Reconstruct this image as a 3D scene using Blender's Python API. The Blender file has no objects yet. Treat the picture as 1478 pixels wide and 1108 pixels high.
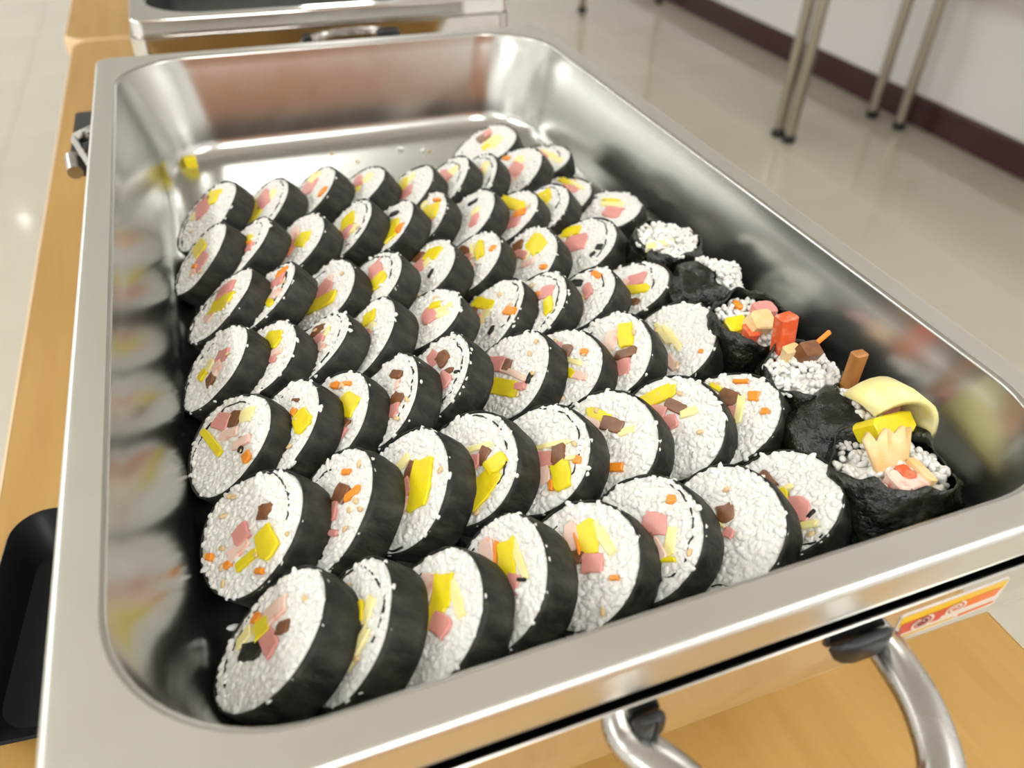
import bpy, math, random
import numpy as np
from mathutils import Matrix, Vector

# ------------------------------------------------------------------ scene, camera, light
scene = bpy.context.scene
col = scene.collection
Z0 = 0.87            # height of the pan rim above the floor; all coordinates below are relative to the rim
ZF = -0.065          # pan floor
ZT = -0.150          # table top
ZG = -Z0             # ground
CEIL = 1.73

cam_d = bpy.data.cameras.new('camera')
cam = bpy.data.objects.new('camera', cam_d)
col.objects.link(cam)
cam.matrix_world = Matrix([[0.935368, 0.203218, -0.289465, -0.099278],
                           [-0.352694, 0.596944, -0.7206, -0.354153],
                           [0.026355, 0.776118, 0.630036, 0.175031 + Z0],
                           [0, 0, 0, 1]])
cam_d.sensor_width = 36
cam_d.sensor_fit = 'HORIZONTAL'
cam_d.lens = 27.85
cam_d.clip_start = 0.02
cam_d.clip_end = 60
cam_d.dof.use_dof = True
cam_d.dof.focus_distance = 0.31
cam_d.dof.aperture_fstop = 9.0
scene.camera = cam

world = bpy.data.worlds.new('world')
scene.world = world
world.use_nodes = True
world.node_tree.nodes['Background'].inputs[0].default_value = (0.85, 0.9, 1.0, 1)
world.node_tree.nodes['Background'].inputs[1].default_value = 0.6

scene.view_settings.view_transform = 'Standard'
scene.view_settings.look = 'None'
scene.view_settings.gamma = 1
scene.view_settings.use_curve_mapping = False
scene.view_settings.exposure = 0.0
scene.cycles.max_bounces = 8
scene.cycles.diffuse_bounces = 4
scene.cycles.glossy_bounces = 5
scene.cycles.sample_clamp_indirect = 6
scene.cycles.use_denoising = True

def area_light(x, y, z, w, l, power, color=(1, 0.995, 0.975)):
    d = bpy.data.lights.new('added_panel_light', 'AREA')
    d.shape = 'RECTANGLE'
    d.size = w
    d.size_y = l
    d.energy = power
    d.color = color
    o = bpy.data.objects.new('added_panel_light', d)
    o.location = (x, y, z + Z0)
    col.objects.link(o)
    return o

ADDED_PANELS = [(-2.3, -1.6), (-2.3, 0.4), (-2.5, 2.6), (-2.5, 5.0), (0.0, -1.6), (1.5, -1.1), (1.2, 7.7)]  # unseen ceiling panels, added as the main soft light
for px, py in ADDED_PANELS:
    area_light(px, py, CEIL - 0.035, 0.56, 1.16, 25 if px < -2 or py > 7 else 15)

# ------------------------------------------------------------------ helpers
random.seed(7)
rng = np.random.default_rng(11)

def link(o):
    col.objects.link(o)
    return o

def tag(o, label=None, cat=None, group=None, kind=None):
    if label: o['label'] = label
    if cat: o['category'] = cat
    if group: o['group'] = group
    if kind: o['kind'] = kind
    return o

ORG = {}
def thing(name, org, label=None, cat=None, group=None, kind=None):
    o = bpy.data.objects.new(name, None)
    o.empty_display_size = 0.02
    o.location = (org[0], org[1], org[2] + Z0)
    link(o)
    ORG[o.name] = Vector(org)
    return tag(o, label, cat, group, kind)

def raw_mesh(name, verts, faces, smooth=None):
    me = bpy.data.meshes.new(name)
    me.from_pydata([tuple(map(float, v)) for v in verts], [], [tuple(map(int, f)) for f in faces])
    me.update()
    if smooth is not None:
        me.polygons.foreach_set('use_smooth', [True] * len(me.polygons))
        if smooth < 180:
            me.set_sharp_from_angle(angle=math.radians(smooth))
    return me

def tri_mesh(name, V, T, smooth=True):
    V = np.ascontiguousarray(V, dtype=np.float32)
    T = np.ascontiguousarray(T, dtype=np.int32)
    me = bpy.data.meshes.new(name)
    me.vertices.add(len(V))
    me.vertices.foreach_set('co', V.ravel())
    me.loops.add(T.size)
    me.loops.foreach_set('vertex_index', T.ravel())
    me.polygons.add(len(T))
    me.polygons.foreach_set('loop_start', np.arange(0, T.size, 3, dtype=np.int32))
    me.update(calc_edges=True)
    me.polygons.foreach_set('use_smooth', [smooth] * len(T))
    return me

def part(name, me, mat, parent=None, org=None, kind=None, label=None, matrix=None):
    """mesh given in rim coordinates; hung under its thing (or placed at org when top-level)"""
    o = bpy.data.objects.new(name, me)
    link(o)
    if mat is not None:
        me.materials.append(mat)
    if parent is not None:
        po = ORG[parent.name]
        o.parent = parent
        if matrix is not None:
            o.matrix_local = Matrix.Translation(-po) @ matrix
            ORG[o.name] = po
        else:
            o.location = (0, 0, 0)
            me.transform(Matrix.Translation(-po))
            ORG[o.name] = po
    else:
        org = Vector(org or (0, 0, 0))
        me.transform(Matrix.Translation(-org))
        o.location = org + Vector((0, 0, Z0))
        ORG[o.name] = org
    return tag(o, label, kind=kind)

def box(x0, x1, y0, y1, z0, z1):
    V = [(x0, y0, z0), (x1, y0, z0), (x1, y1, z0), (x0, y1, z0), (x0, y0, z1), (x1, y0, z1), (x1, y1, z1), (x0, y1, z1)]
    F = [(3, 2, 1, 0), (4, 5, 6, 7), (0, 1, 5, 4), (1, 2, 6, 5), (2, 3, 7, 6), (3, 0, 4, 7)]
    return V, F

def join(*vf):
    V, F = [], []
    for v, f in vf:
        n = len(V)
        V += list(v)
        F += [tuple(i + n for i in q) for q in f]
    return V, F

def xf(vf, M):
    return [tuple(M @ Vector(v)) for v in vf[0]], vf[1]

def rrect(hx, hy, r, z, n=10, cx=0, cy=0):
    P = []
    for k, (sx, sy) in enumerate(((1, 1), (-1, 1), (-1, -1), (1, -1))):
        for i in range(n + 1):
            a = math.pi / 2 * (k + i / n)
            P.append((cx + sx * (hx - r) + r * math.cos(a), cy + sy * (hy - r) + r * math.sin(a), z))
    return P

def loft(rings, cap0=False, cap1=False, closed=True):
    n = len(rings[0])
    V = [p for r in rings for p in r]
    F = []
    for i in range(len(rings) - 1):
        for j in range(n if closed else n - 1):
            k = (j + 1) % n
            F.append((i * n + j, i * n + k, (i + 1) * n + k, (i + 1) * n + j))
    if cap0: F.append(tuple(range(n))[::-1])
    if cap1: F.append(tuple((len(rings) - 1) * n + j for j in range(n)))
    return V, F

def tube(path, r, n=12, flat=1.0, caps=True, up=(0, 0, 1)):
    P = [Vector(p) for p in path]
    rings = []
    for i, p in enumerate(P):
        t = (P[min(i + 1, len(P) - 1)] - P[max(i - 1, 0)]).normalized()
        u = Vector(up)
        s = t.cross(u)
        if s.length < 1e-4: s = t.cross(Vector((1, 0, 0)))
        s.normalize()
        w = s.cross(t).normalized()
        rr = r[i] if isinstance(r, (list, tuple)) else r
        rings.append([tuple(p + s * (rr * math.cos(a)) + w * (rr * flat * math.sin(a))) for a in [2 * math.pi * j / n for j in range(n)]])
    return loft(rings, caps, caps)

def cyl(x, y, z0, z1, r, n=20, bev=0.0):
    rings = []
    for rr, z in ([(r - bev, z0), (r, z0 + bev), (r, z1 - bev), (r - bev, z1)] if bev else [(r, z0), (r, z1)]):
        rings.append([(x + rr * math.cos(2 * math.pi * j / n), y + rr * math.sin(2 * math.pi * j / n), z) for j in range(n)])
    return loft(rings, True, True)

def bez(pts, m=6):
    """Catmull-Rom through points"""
    P = [Vector(p) for p in pts]
    out = []
    for i in range(len(P) - 1):
        p0, p1, p2, p3 = P[max(i - 1, 0)], P[i], P[i + 1], P[min(i + 2, len(P) - 1)]
        for k in range(m):
            t = k / m
            out.append(0.5 * ((2 * p1) + (p2 - p0) * t + (2 * p0 - 5 * p1 + 4 * p2 - p3) * t * t + (3 * p1 - p0 - 3 * p2 + p3) * t ** 3))
    out.append(P[-1])
    return out

# ------------------------------------------------------------------ materials
def mat(name, color, rough=0.5, metal=0.0, spec=0.5, coat=0.0, sss=0.0, noise=None, bump=None, stretch=None, aniso=0.0, rnoise=None):
    m = bpy.data.materials.new(name)
    m.use_nodes = True
    nt = m.node_tree
    b = nt.nodes['Principled BSDF']
    b.inputs['Base Color'].default_value = (*color, 1)
    b.inputs['Roughness'].default_value = rough
    b.inputs['Metallic'].default_value = metal
    b.inputs['Specular IOR Level'].default_value = spec
    b.inputs['Coat Weight'].default_value = coat
    b.inputs['Anisotropic'].default_value = aniso
    if sss:
        b.inputs['Subsurface Weight'].default_value = sss
        b.inputs['Subsurface Radius'].default_value = (0.9, 0.8, 0.65)
        b.inputs['Subsurface Scale'].default_value = 0.004
    tc = nt.nodes.new('ShaderNodeTexCoord')
    mp = nt.nodes.new('ShaderNodeMapping')
    nt.links.new(tc.outputs['Object'], mp.inputs['Vector'])
    if stretch: mp.inputs['Scale'].default_value = stretch
    def tex(scale, detail=4, rg=0.6):
        t = nt.nodes.new('ShaderNodeTexNoise')
        t.inputs['Scale'].default_value = scale
        t.inputs['Detail'].default_value = detail
        t.inputs['Roughness'].default_value = rg
        nt.links.new(mp.outputs[0], t.inputs['Vector'])
        return t
    if noise:
        scale, c2 = noise[:2]
        t = tex(scale)
        cr = nt.nodes.new('ShaderNodeValToRGB')
        lo, hi = noise[2:4] if len(noise) > 2 else (0.35, 0.65)
        cr.color_ramp.elements[0].position = lo
        cr.color_ramp.elements[1].position = hi
        cr.color_ramp.elements[0].color = (*color, 1)
        cr.color_ramp.elements[1].color = (*c2, 1)
        nt.links.new(t.outputs['Fac'], cr.inputs[0])
        nt.links.new(cr.outputs[0], b.inputs['Base Color'])
    if bump:
        scale, dist = bump[:2]
        t = tex(scale, 5)
        bp = nt.nodes.new('ShaderNodeBump')
        bp.inputs['Strength'].default_value = bump[2] if len(bump) > 2 else 1.0
        bp.inputs['Distance'].default_value = dist
        nt.links.new(t.outputs['Fac'], bp.inputs['Height'])
        nt.links.new(bp.outputs[0], b.inputs['Normal'])
    if rnoise:
        scale, r2 = rnoise
        t = tex(scale)
        mr = nt.nodes.new('ShaderNodeMapRange')
        mr.inputs['To Min'].default_value = rough
        mr.inputs['To Max'].default_value = r2
        mr.inputs['From Min'].default_value = 0.3
        mr.inputs['From Max'].default_value = 0.7
        nt.links.new(t.outputs['Fac'], mr.inputs[0])
        nt.links.new(mr.outputs[0], b.inputs['Roughness'])
    return m

def emit(name, color, s):
    m = bpy.data.materials.new(name)
    m.use_nodes = True
    b = m.node_tree.nodes['Principled BSDF']
    b.inputs['Base Color'].default_value = (*color, 1)
    b.inputs['Emission Color'].default_value = (*color, 1)
    b.inputs['Emission Strength'].default_value = s
    return m

M = dict(
    rim=mat('satin_steel', (0.70, 0.70, 0.665), 0.33, 1, rnoise=(40, 0.40)),
    basin=mat('brushed_steel', (0.54, 0.54, 0.515), 0.215, 1, rnoise=(60, 0.245), bump=(900, 0.00002, 0.25), stretch=(1, 0.05, 1)),
    polish=mat('polished_steel', (0.68, 0.665, 0.64), 0.07, 1, bump=(9, 0.002, 0.12)),
    handle=mat('worn_steel', (0.50, 0.49, 0.47), 0.2, 1, rnoise=(90, 0.32)),
    black=mat('black_plastic', (0.012, 0.012, 0.013), 0.4),
    gap_shade=mat('gap_shade_black', (0.004, 0.004, 0.004), 0.8, spec=0.1),  # near-black colour in place of the shade under the pan flange
    tray=mat('black_melamine', (0.006, 0.008, 0.009), 0.35, spec=0.15),
    wood=mat('beech_laminate', (0.43, 0.24, 0.056), 0.42, noise=(7, (0.50, 0.30, 0.085), 0.3, 0.7), stretch=(9, 0.7, 1), bump=(160, 0.0001, 0.2)),
    woodedge=mat('beech_edge_band', (0.72, 0.50, 0.29), 0.4),
    door=mat('dark_wood', (0.30, 0.11, 0.045), 0.45, noise=(5, (0.38, 0.16, 0.07), 0.3, 0.7), stretch=(6, 6, 0.5)),
    tile=mat('polished_tile', (0.56, 0.525, 0.435), 0.08, spec=0.6, noise=(1.6, (0.61, 0.575, 0.485), 0.3, 0.7)),
    grout=mat('grout', (0.47, 0.41, 0.32), 0.7),
    wall=mat('white_wall_paint', (0.90, 0.90, 0.90), 0.35),
    ceiling=mat('ceiling_paint', (0.86, 0.86, 0.85), 0.8),
    maroon=mat('maroon_baseboard', (0.055, 0.016, 0.02), 0.35),
    legsteel=mat('leg_steel', (0.42, 0.38, 0.32), 0.28, 1),
    foot=mat('black_foot', (0.015, 0.015, 0.015), 0.5),
    lamp=emit('added_panel_diffuser', (1, 0.995, 0.975), 5.5),
    spot=emit('downlight_diffuser', (1, 0.99, 0.97), 16.0),
    lampframe=mat('lamp_frame', (0.8, 0.8, 0.8), 0.4),
    rice=mat('rice', (0.765, 0.755, 0.695), 0.5, spec=0.2, noise=(140, (0.785, 0.785, 0.76), 0.4, 0.6)),
    grain=mat('rice_grain', (0.86, 0.855, 0.83), 0.35, sss=0.4),
    nori=mat('nori', (0.006, 0.0065, 0.004), 0.45, spec=0.38, noise=(130, (0.062, 0.059, 0.043), 0.42, 0.82), bump=(380, 0.0008, 0.8), rnoise=(150, 0.68), stretch=(1, 1, 0.45)),
    wetnori=mat('wet_nori', (0.003, 0.004, 0.0025), 0.13, spec=0.55, noise=(150, (0.016, 0.020, 0.007), 0.42, 0.78), bump=(150, 0.0021, 0.9), rnoise=(200, 0.34)),
    radish=mat('pickled_radish', (0.80, 0.66, 0.012), 0.28, sss=0.1, noise=(220, (0.74, 0.52, 0.012), 0.5, 0.85)),
    ham=mat('ham', (0.70, 0.29, 0.26), 0.38, sss=0.08, noise=(400, (0.70, 0.32, 0.27), 0.45, 0.7)),
    burdock=mat('burdock', (0.155, 0.058, 0.022), 0.32, noise=(260, (0.25, 0.105, 0.04), 0.35, 0.75)),
    egg=mat('egg', (0.86, 0.76, 0.30), 0.42, sss=0.1, noise=(160, (0.88, 0.82, 0.46), 0.4, 0.7)),
    crab=mat('crab_stick', (0.84, 0.60, 0.50), 0.38, sss=0.1, noise=(170, (0.78, 0.22, 0.13), 0.56, 0.72)),
    crabred=mat('crab_stick_red', (0.74, 0.11, 0.03), 0.32, sss=0.1, noise=(240, (0.85, 0.33, 0.2), 0.5, 0.75)),
    carrot=mat('carrot', (0.85, 0.28, 0.02), 0.35, sss=0.08),
    fishcake=mat('fish_cake', (0.80, 0.50, 0.19), 0.4, sss=0.1, noise=(120, (0.85, 0.66, 0.38), 0.35, 0.7)),
    fishstick=mat('braised_burdock', (0.34, 0.135, 0.03), 0.35, noise=(200, (0.45, 0.2, 0.05), 0.4, 0.7), stretch=(1, 1, 0.1)),
    sesame=mat('sesame', (0.70, 0.50, 0.25), 0.45),
    sticker_y=mat('sticker_yellow', (0.80, 0.52, 0.02), 0.3),
    sticker_o=mat('sticker_orange', (0.78, 0.17, 0.015), 0.3),
    sticker_w=mat('sticker_white', (0.75, 0.70, 0.65), 0.3),
    sticker_r=mat('sticker_red', (0.60, 0.06, 0.06), 0.3),
    sticker_g=mat('sticker_grey', (0.25, 0.18, 0.17), 0.3),
    darkpan=mat('dark_inside', (0.02, 0.02, 0.02), 0.3),  # near-black inside of the rear pan
)

# ------------------------------------------------------------------ room
XW = 2.30
X0, Y0, Y1 = -3.6, -2.6, 8.6
fl = part('floor', raw_mesh('floor', *box(X0, XW, Y0, Y1, ZG - 0.05, ZG - 0.0015)), M['grout'], org=(0, 0, ZG), kind='structure')
tile_me = {}
def tile(ix0, ix1, iy0, iy1):
    key = (round(ix1 - ix0, 4), round(iy1 - iy0, 4))
    if key not in tile_me:
        w, l = key[0] / 2 - 0.001, key[1] / 2 - 0.001
        r0 = [(-w, -l, -0.012), (w, -l, -0.012), (w, l, -0.012), (-w, l, -0.012)]
        r1 = [(-w, -l, -0.001), (w, -l, -0.001), (w, l, -0.001), (-w, l, -0.001)]
        e = 0.001
        r2 = [(-w + e, -l + e, 0), (w - e, -l + e, 0), (w - e, l - e, 0), (-w + e, l - e, 0)]
        me = raw_mesh('floor_tile', *loft([r0, r1, r2], False, True))
        me.materials.append(M['tile'])
        tile_me[key] = me
    o = bpy.data.objects.new('tile', tile_me[key])
    link(o)
    o.parent = fl
    o.location = ((ix0 + ix1) / 2, (iy0 + iy1) / 2, 0)
xs = [X0] + [x for x in np.arange(-0.72 - 0.6 * 5, XW, 0.6) if x > X0 + 0.02] + [XW]
ys = [Y0] + [y for y in np.arange(3.79 - 0.6 * 11, Y1, 0.6) if y > Y0 + 0.02] + [Y1]
for a, b in zip(xs[:-1], xs[1:]):
    for c, d in zip(ys[:-1], ys[1:]):
        if b - a > 0.03 and d - c > 0.03:
            tile(float(a), float(b), float(c), float(d))

part('ceiling', raw_mesh('ceiling', *box(X0, XW, Y0, Y1, CEIL, CEIL + 0.1)), M['ceiling'], org=(0, 0, CEIL), kind='structure')
part('wall_right', raw_mesh('wall_right', *box(XW, XW + 0.12, Y0, Y1, ZG - 0.05, CEIL + 0.1)), M['wall'], org=(XW, 0, ZG), kind='structure')
part('wall_left', raw_mesh('wall_left', *box(X0 - 0.12, X0, Y0, Y1, ZG - 0.05, CEIL + 0.1)), M['wall'], org=(X0, 0, ZG), kind='structure')
part('wall_back', raw_mesh('wall_back', *box(X0, XW, Y1, Y1 + 0.12, ZG - 0.05, CEIL + 0.1)), M['wall'], org=(0, Y1, ZG), kind='structure')
part('wall_front', raw_mesh('wall_front', *box(X0, XW, Y0 - 0.12, Y0, ZG - 0.05, CEIL + 0.1)), M['wall'], org=(0, Y0, ZG), kind='structure')
prof = [(XW - 0.012, ZG), (XW - 0.012, ZG + 0.092), (XW - 0.008, ZG + 0.1), (XW, ZG + 0.1)]
V = [(x, y, z) for y in (Y0, Y1) for x, z in prof]
part('baseboard_right', raw_mesh('baseboard_right', V, [(0, 1, 5, 4), (1, 2, 6, 5), (2, 3, 7, 6), (0, 3, 2, 1), (4, 5, 6, 7)]), M['maroon'], org=(XW, 0, ZG), kind='structure')
dr = thing('door_1', (-0.1, Y0, ZG), kind='structure')
part('door_frame', raw_mesh('door_frame', *join(box(-1.0, -0.93, Y0, Y0 + 0.06, ZG, ZG + 2.12), box(0.73, 0.8, Y0, Y0 + 0.06, ZG, ZG + 2.12), box(-0.93, 0.73, Y0, Y0 + 0.06, ZG + 2.05, ZG + 2.12))), M['door'], dr)
for a in (-0.925, -0.098):
    lf = part('door_leaf', raw_mesh('door_leaf', *box(a, a + 0.823, Y0 + 0.005, Y0 + 0.045, ZG + 0.01, ZG + 2.045)), M['door'], dr)
    hx = a + (0.77 if a < -0.5 else 0.05)
    part('door_handle', raw_mesh('door_handle', *tube([(hx, Y0 + 0.045, ZG + 0.9), (hx, Y0 + 0.085, ZG + 0.92), (hx, Y0 + 0.085, ZG + 1.2), (hx, Y0 + 0.045, ZG + 1.22)], 0.011), smooth=50), M['legsteel'], lf)

# ------------------------------------------------------------------ ceiling lamps: added panels and round downlights
for i, (px, py) in enumerate(ADDED_PANELS):
    t = thing('added_panel_lamp', (px, py, CEIL), 'unseen flat white LED panel added to the ceiling for soft light', 'ceiling lamp', 'added LED panels on the ceiling')
    part('lamp_frame', raw_mesh('lamp_frame', *join(*[box(*q, CEIL - 0.03, CEIL) for q in ((px - 0.32, px - 0.295, py - 0.62, py + 0.62), (px + 0.295, px + 0.32, py - 0.62, py + 0.62), (px - 0.295, px + 0.295, py - 0.62, py - 0.595), (px - 0.295, px + 0.295, py + 0.595, py + 0.62))])), M['lampframe'], t)
    part('diffuser', raw_mesh('diffuser', *box(px - 0.294, px + 0.294, py - 0.594, py + 0.594, CEIL - 0.022, CEIL - 0.002)), M['lamp'], t)
for px, py in [(-1.93, 7.6), (-2.9, 5.9), (-2.9, 2.9), (-2.9, 0.2), (1.6, 6.9), (1.7, 3.3), (1.7, 1.0)]:
    t = thing('downlight', (px, py, CEIL), 'small round recessed downlight in the ceiling', 'ceiling lamp', 'round downlights in the ceiling')
    ring = [[(px + r * math.cos(2 * math.pi * j / 28), py + r * math.sin(2 * math.pi * j / 28), z) for j in range(28)] for r, z in ((0.075, CEIL), (0.072, CEIL - 0.008), (0.056, CEIL - 0.008), (0.054, CEIL))]
    part('trim_ring', raw_mesh('trim_ring', *loft(ring), smooth=40), M['lampframe'], t)
    part('diffuser', raw_mesh('diffuser', *cyl(px, py, CEIL - 0.006, CEIL - 0.0005, 0.0535, 28)), M['spot'], t)

# ------------------------------------------------------------------ tables
def make_table(x0, x1, y0, y1, legs, label, rc=0.028, group=None):
    cx, cy = (x0 + x1) / 2, (y0 + y1) / 2
    hx, hy = (x1 - x0) / 2, (y1 - y0) / 2
    t = thing('folding_table', (cx, cy, ZG), label, 'table', group)
    T = 0.026
    part('table_top', raw_mesh('table_top', *loft([rrect(hx - 0.004, hy - 0.004, rc - 0.003, ZT - T, 8, cx, cy), rrect(hx - 0.004, hy - 0.004, rc - 0.003, ZT, 8, cx, cy)], True, True), smooth=40), M['wood'], t)
    part('edge_band', raw_mesh('edge_band', *loft([rrect(hx - 0.0039, hy - 0.0039, rc - 0.003, ZT - T, 8, cx, cy), rrect(hx - 0.001, hy - 0.001, rc, ZT - T, 8, cx, cy), rrect(hx, hy, rc, ZT - T + 0.004, 8, cx, cy), rrect(hx, hy, rc, ZT - 0.006, 8, cx, cy), rrect(hx - 0.0015, hy - 0.0015, rc, ZT - 0.0018, 8, cx, cy), rrect(hx - 0.0039, hy - 0.0039, rc - 0.003, ZT + 0.0002, 8, cx, cy)]), smooth=60), M['woodedge'], t)
    for lx, ly in legs:
        lg = part('leg', raw_mesh('leg', *cyl(lx, ly, ZG + 0.018, ZT - T, 0.0185, 20), smooth=40), M['legsteel'], t)
        part('foot_cap', raw_mesh('foot_cap', *cyl(lx, ly, ZG, ZG + 0.03, 0.0215, 20, 0.004), smooth=40), M['foot'], lg)
    for k in (0, 2):
        (ax, ay), (bx_, by) = legs[k], legs[k + 1]
        part('cross_bar', raw_mesh('cross_bar', *tube([(ax, ay, ZT - T - 0.05), (bx_, by, ZT - T - 0.05)], 0.012), smooth=40), M['legsteel'], t)
    return t

make_table(-0.2505, 0.2120, -0.93, 0.880, [(-0.21, -0.86), (0.17, -0.86), (-0.20, 0.80), (0.17, 0.80)], 'beech topped folding table under the pan of kimbap slices')
make_table(-0.262, 0.2000, 0.884, 2.684, [(-0.22, 0.95), (0.16, 0.95), (-0.22, 2.61), (0.16, 2.61)], 'beech topped folding table behind the second chafing dish', rc=0.03)
make_table(1.70, 2.245, 1.797, 3.595, [(1.738, 1.824), (2.188, 1.872), (1.751, 3.484), (2.216, 3.544)], 'folding table by the wall, steel legs farther along the maroon baseboard', group='folding tables along the white wall')
make_table(1.70, 2.245, -0.01, 1.789, [(1.742, 1.766), (2.204, 1.752), (1.742, 0.05), (2.204, 0.05)], 'folding table by the wall, its steel legs touching the other table', group='folding tables along the white wall')

# ------------------------------------------------------------------ chafing dishes
def rr_rings(spec, cx=0, cy=0, n=12):
    return [rrect(hx, hy, r, z, n, cx, cy) for hx, hy, r, z in spec]

def food_pan(cx, cy, sx, label, rim_m, basin_m):
    t = thing('food_pan', (cx, cy, ZF), label, 'pan')
    W, L = 0.1635 * sx, 0.266
    outer = [(W, L, 0.009, -0.0135), (W + 0.0004, L + 0.0004, 0.009, -0.012), (W, L, 0.009, -0.0105), (W, L, 0.009, -0.0022)]
    for k in range(1, 7):
        a = math.pi / 2 * k / 6
        d = 0.0022 * (1 - math.cos(a))
        outer.append((W - d, L - d, 0.009, -0.0022 + 0.0022 * math.sin(a)))
    ix, iy = 0.1495 * sx, 0.2525
    outer += [(W - 0.0032, L - 0.0032, 0.010, 0.0), (ix + 0.0018, iy + 0.0018, 0.048, 0.0)]
    under = [(hx - 0.0007 if z < -0.0005 else hx, hy - 0.0007 if z < -0.0005 else hy, r, min(z, -0.0007)) for hx, hy, r, z in outer]
    part('rim', raw_mesh('rim', *join(loft(rr_rings(outer, cx, cy, 14)), loft(rr_rings(under[::-1], cx, cy, 14)))), rim_m, t)
    t.children[-1].data.polygons.foreach_set('use_smooth', [True] * len(t.children[-1].data.polygons))
    t.children[-1].data.set_sharp_from_angle(angle=math.radians(50))
    inner = []
    for k in range(7):
        a = math.pi / 2 * k / 6
        d = 0.0018 * math.sin(a)
        inner.append((ix + 0.0018 - d, iy + 0.0018 - d, 0.048 - d * 0.4, -0.0018 + 0.0018 * math.cos(a)))
    for k in range(1, 9):
        u = k / 8
        d = 0.0512 * (0.34 * u - 0.08 * u * u)
        inner.append((ix - d, iy - d, 0.0475 - 0.003 * u, -0.0018 - 0.0512 * u))
    bx0, by0 = inner[-1][0], inner[-1][1]
    for k in range(1, 9):
        a = math.pi / 2 * k / 8
        d = 0.012 * (1 - math.cos(a))
        inner.append((bx0 - d - 0.002 * k / 8, by0 - d - 0.002 * k / 8, 0.0445 - d, -0.053 - 0.012 * math.sin(a)))
    lx, ly, lr, _ = inner[-1]
    inner.append((lx - 0.0012, ly - 0.0012, lr - 0.0006, ZF))
    inner.append((0.05, 0.14, 0.02, ZF))
    part('basin', raw_mesh('basin', *loft(rr_rings(inner, cx, cy, 14), False, True), smooth=60), basin_m, t)
    return t

def chafer(cx, cy, sx, label, gap='gap_shade'):
    t = thing('chafing_dish', (cx, cy, ZT), label, 'chafing dish')
    W, L = 0.1655 * sx + (0.0 if sx == 1 else 0.0005), 0.268
    top, bot = (-0.0165 if gap == 'gap_shade' else -0.0138), -0.0375
    part('apron', raw_mesh('apron', *loft(rr_rings([(W - 0.0012, L - 0.0012, 0.011, top - 0.004), (W - 0.0012, L - 0.0012, 0.011, top), (W, L, 0.012, top), (W, L, 0.012, -0.027), (W, L, 0.012, bot + 0.0025), (W + 0.0004, L + 0.0004, 0.012, bot + 0.0018), (W + 0.0004, L + 0.0004, 0.012, bot), (W - 0.002, L - 0.002, 0.012, bot - 0.0005), (W - 0.004, L - 0.004, 0.012, bot + 0.002)], cx, cy)), smooth=45), M['polish'], t)
    part('gap_ledge', raw_mesh('gap_ledge', *loft(rr_rings([(W - 0.0013, L - 0.0013, 0.011, top - 0.0005), (W - 0.0016, L - 0.0016, 0.011, -0.034), (W - 0.008, L - 0.008, 0.012, -0.034), (W - 0.0082, L - 0.0082, 0.012, -0.0022), (W - 0.0095, L - 0.0095, 0.012, -0.0018), (W - 0.0095, L - 0.0095, 0.012, -0.036)], cx, cy)), smooth=45), M[gap], t)  # ledge inside the gap; on the near dish its black stands for shade
    part('water_pan', raw_mesh('water_pan', *loft(rr_rings([(W - 0.0098, L - 0.0098, 0.012, -0.0355), (W - 0.016, L - 0.016, 0.02, -0.055), (W - 0.045, L - 0.045, 0.03, -0.104), (W - 0.055, L - 0.055, 0.03, -0.110)], cx, cy), False, True), smooth=45), M['polish'], t)
    for ax, ay in ((-1, -1), (1, -1), (-1, 1), (1, 1)):
        px, py = cx + ax * (W - 0.062), cy + ay * (L - 0.062)
        lg = part('leg', raw_mesh('leg', *tube(bez([(px, py - ay * 0.002, -0.1085), (px, py - ay * 0.003, -0.115), (px, py - ay * 0.006, -0.125), (px, py - ay * 0.012, ZT + 0.006)], 4), 0.006, 12), smooth=50), M['handle'], t)
        part('foot', raw_mesh('foot', *cyl(px, py - ay * 0.012, ZT + 0.0002, ZT + 0.012, 0.009, 16, 0.002), smooth=40), M['black'], lg)
    # carrying handle on the near end
    yb = cy - L
    hp = [(-0.0285, 0.002), (-0.0275, -0.004), (-0.0225, -0.0125), (-0.016, -0.024), (-0.004, -0.037), (0.014, -0.043), (0.032, -0.0435), (0.045, -0.0375), (0.0525, -0.0225), (0.0555, -0.008), (0.0562, 0.002)]
    path = bez([(cx + x, yb + y, -0.0300 - 0.10 * max(0, -y - 0.02)) for x, y in hp], 6)
    h = part('handle', raw_mesh('handle', *tube(path, 0.0062, 16, 0.72), smooth=60), M['handle'], t)
    for bx_, wd in ((-0.0235, 0.0045), (0.0455, 0.0105)):
        V, F = loft([rrect(wd, 0.0012, 0.001, 0, 4), rrect(wd * 0.95, 0.0042, 0.003, 0.002, 4), rrect(wd * 0.8, 0.0045, 0.003, 0.0035, 4), rrect(wd * 0.6, 0.004, 0.003, 0.0045, 4)], True, True)
        Mx = Matrix.Translation((cx + bx_, yb - 0.0005, -0.0232)) @ Matrix.Rotation(math.radians(90), 4, 'X')
        part('handle_bracket', raw_mesh('handle_bracket', *xf((V, F), Mx), smooth=50), M['black'], h)
    return t

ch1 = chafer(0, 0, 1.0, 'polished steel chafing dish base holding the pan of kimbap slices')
food_pan(0, 0, 1.0, 'rectangular stainless steel food pan full of kimbap slices', M['rim'], M['basin'])
ch2 = chafer(0.014, 0.622, 0.955, 'polished steel chafing dish base standing behind the kimbap pan', 'polish')
food_pan(0.014, 0.622, 0.955, 'steel food pan with dark inside in the rear chafing dish', M['polish'], M['darkpan'])

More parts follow.
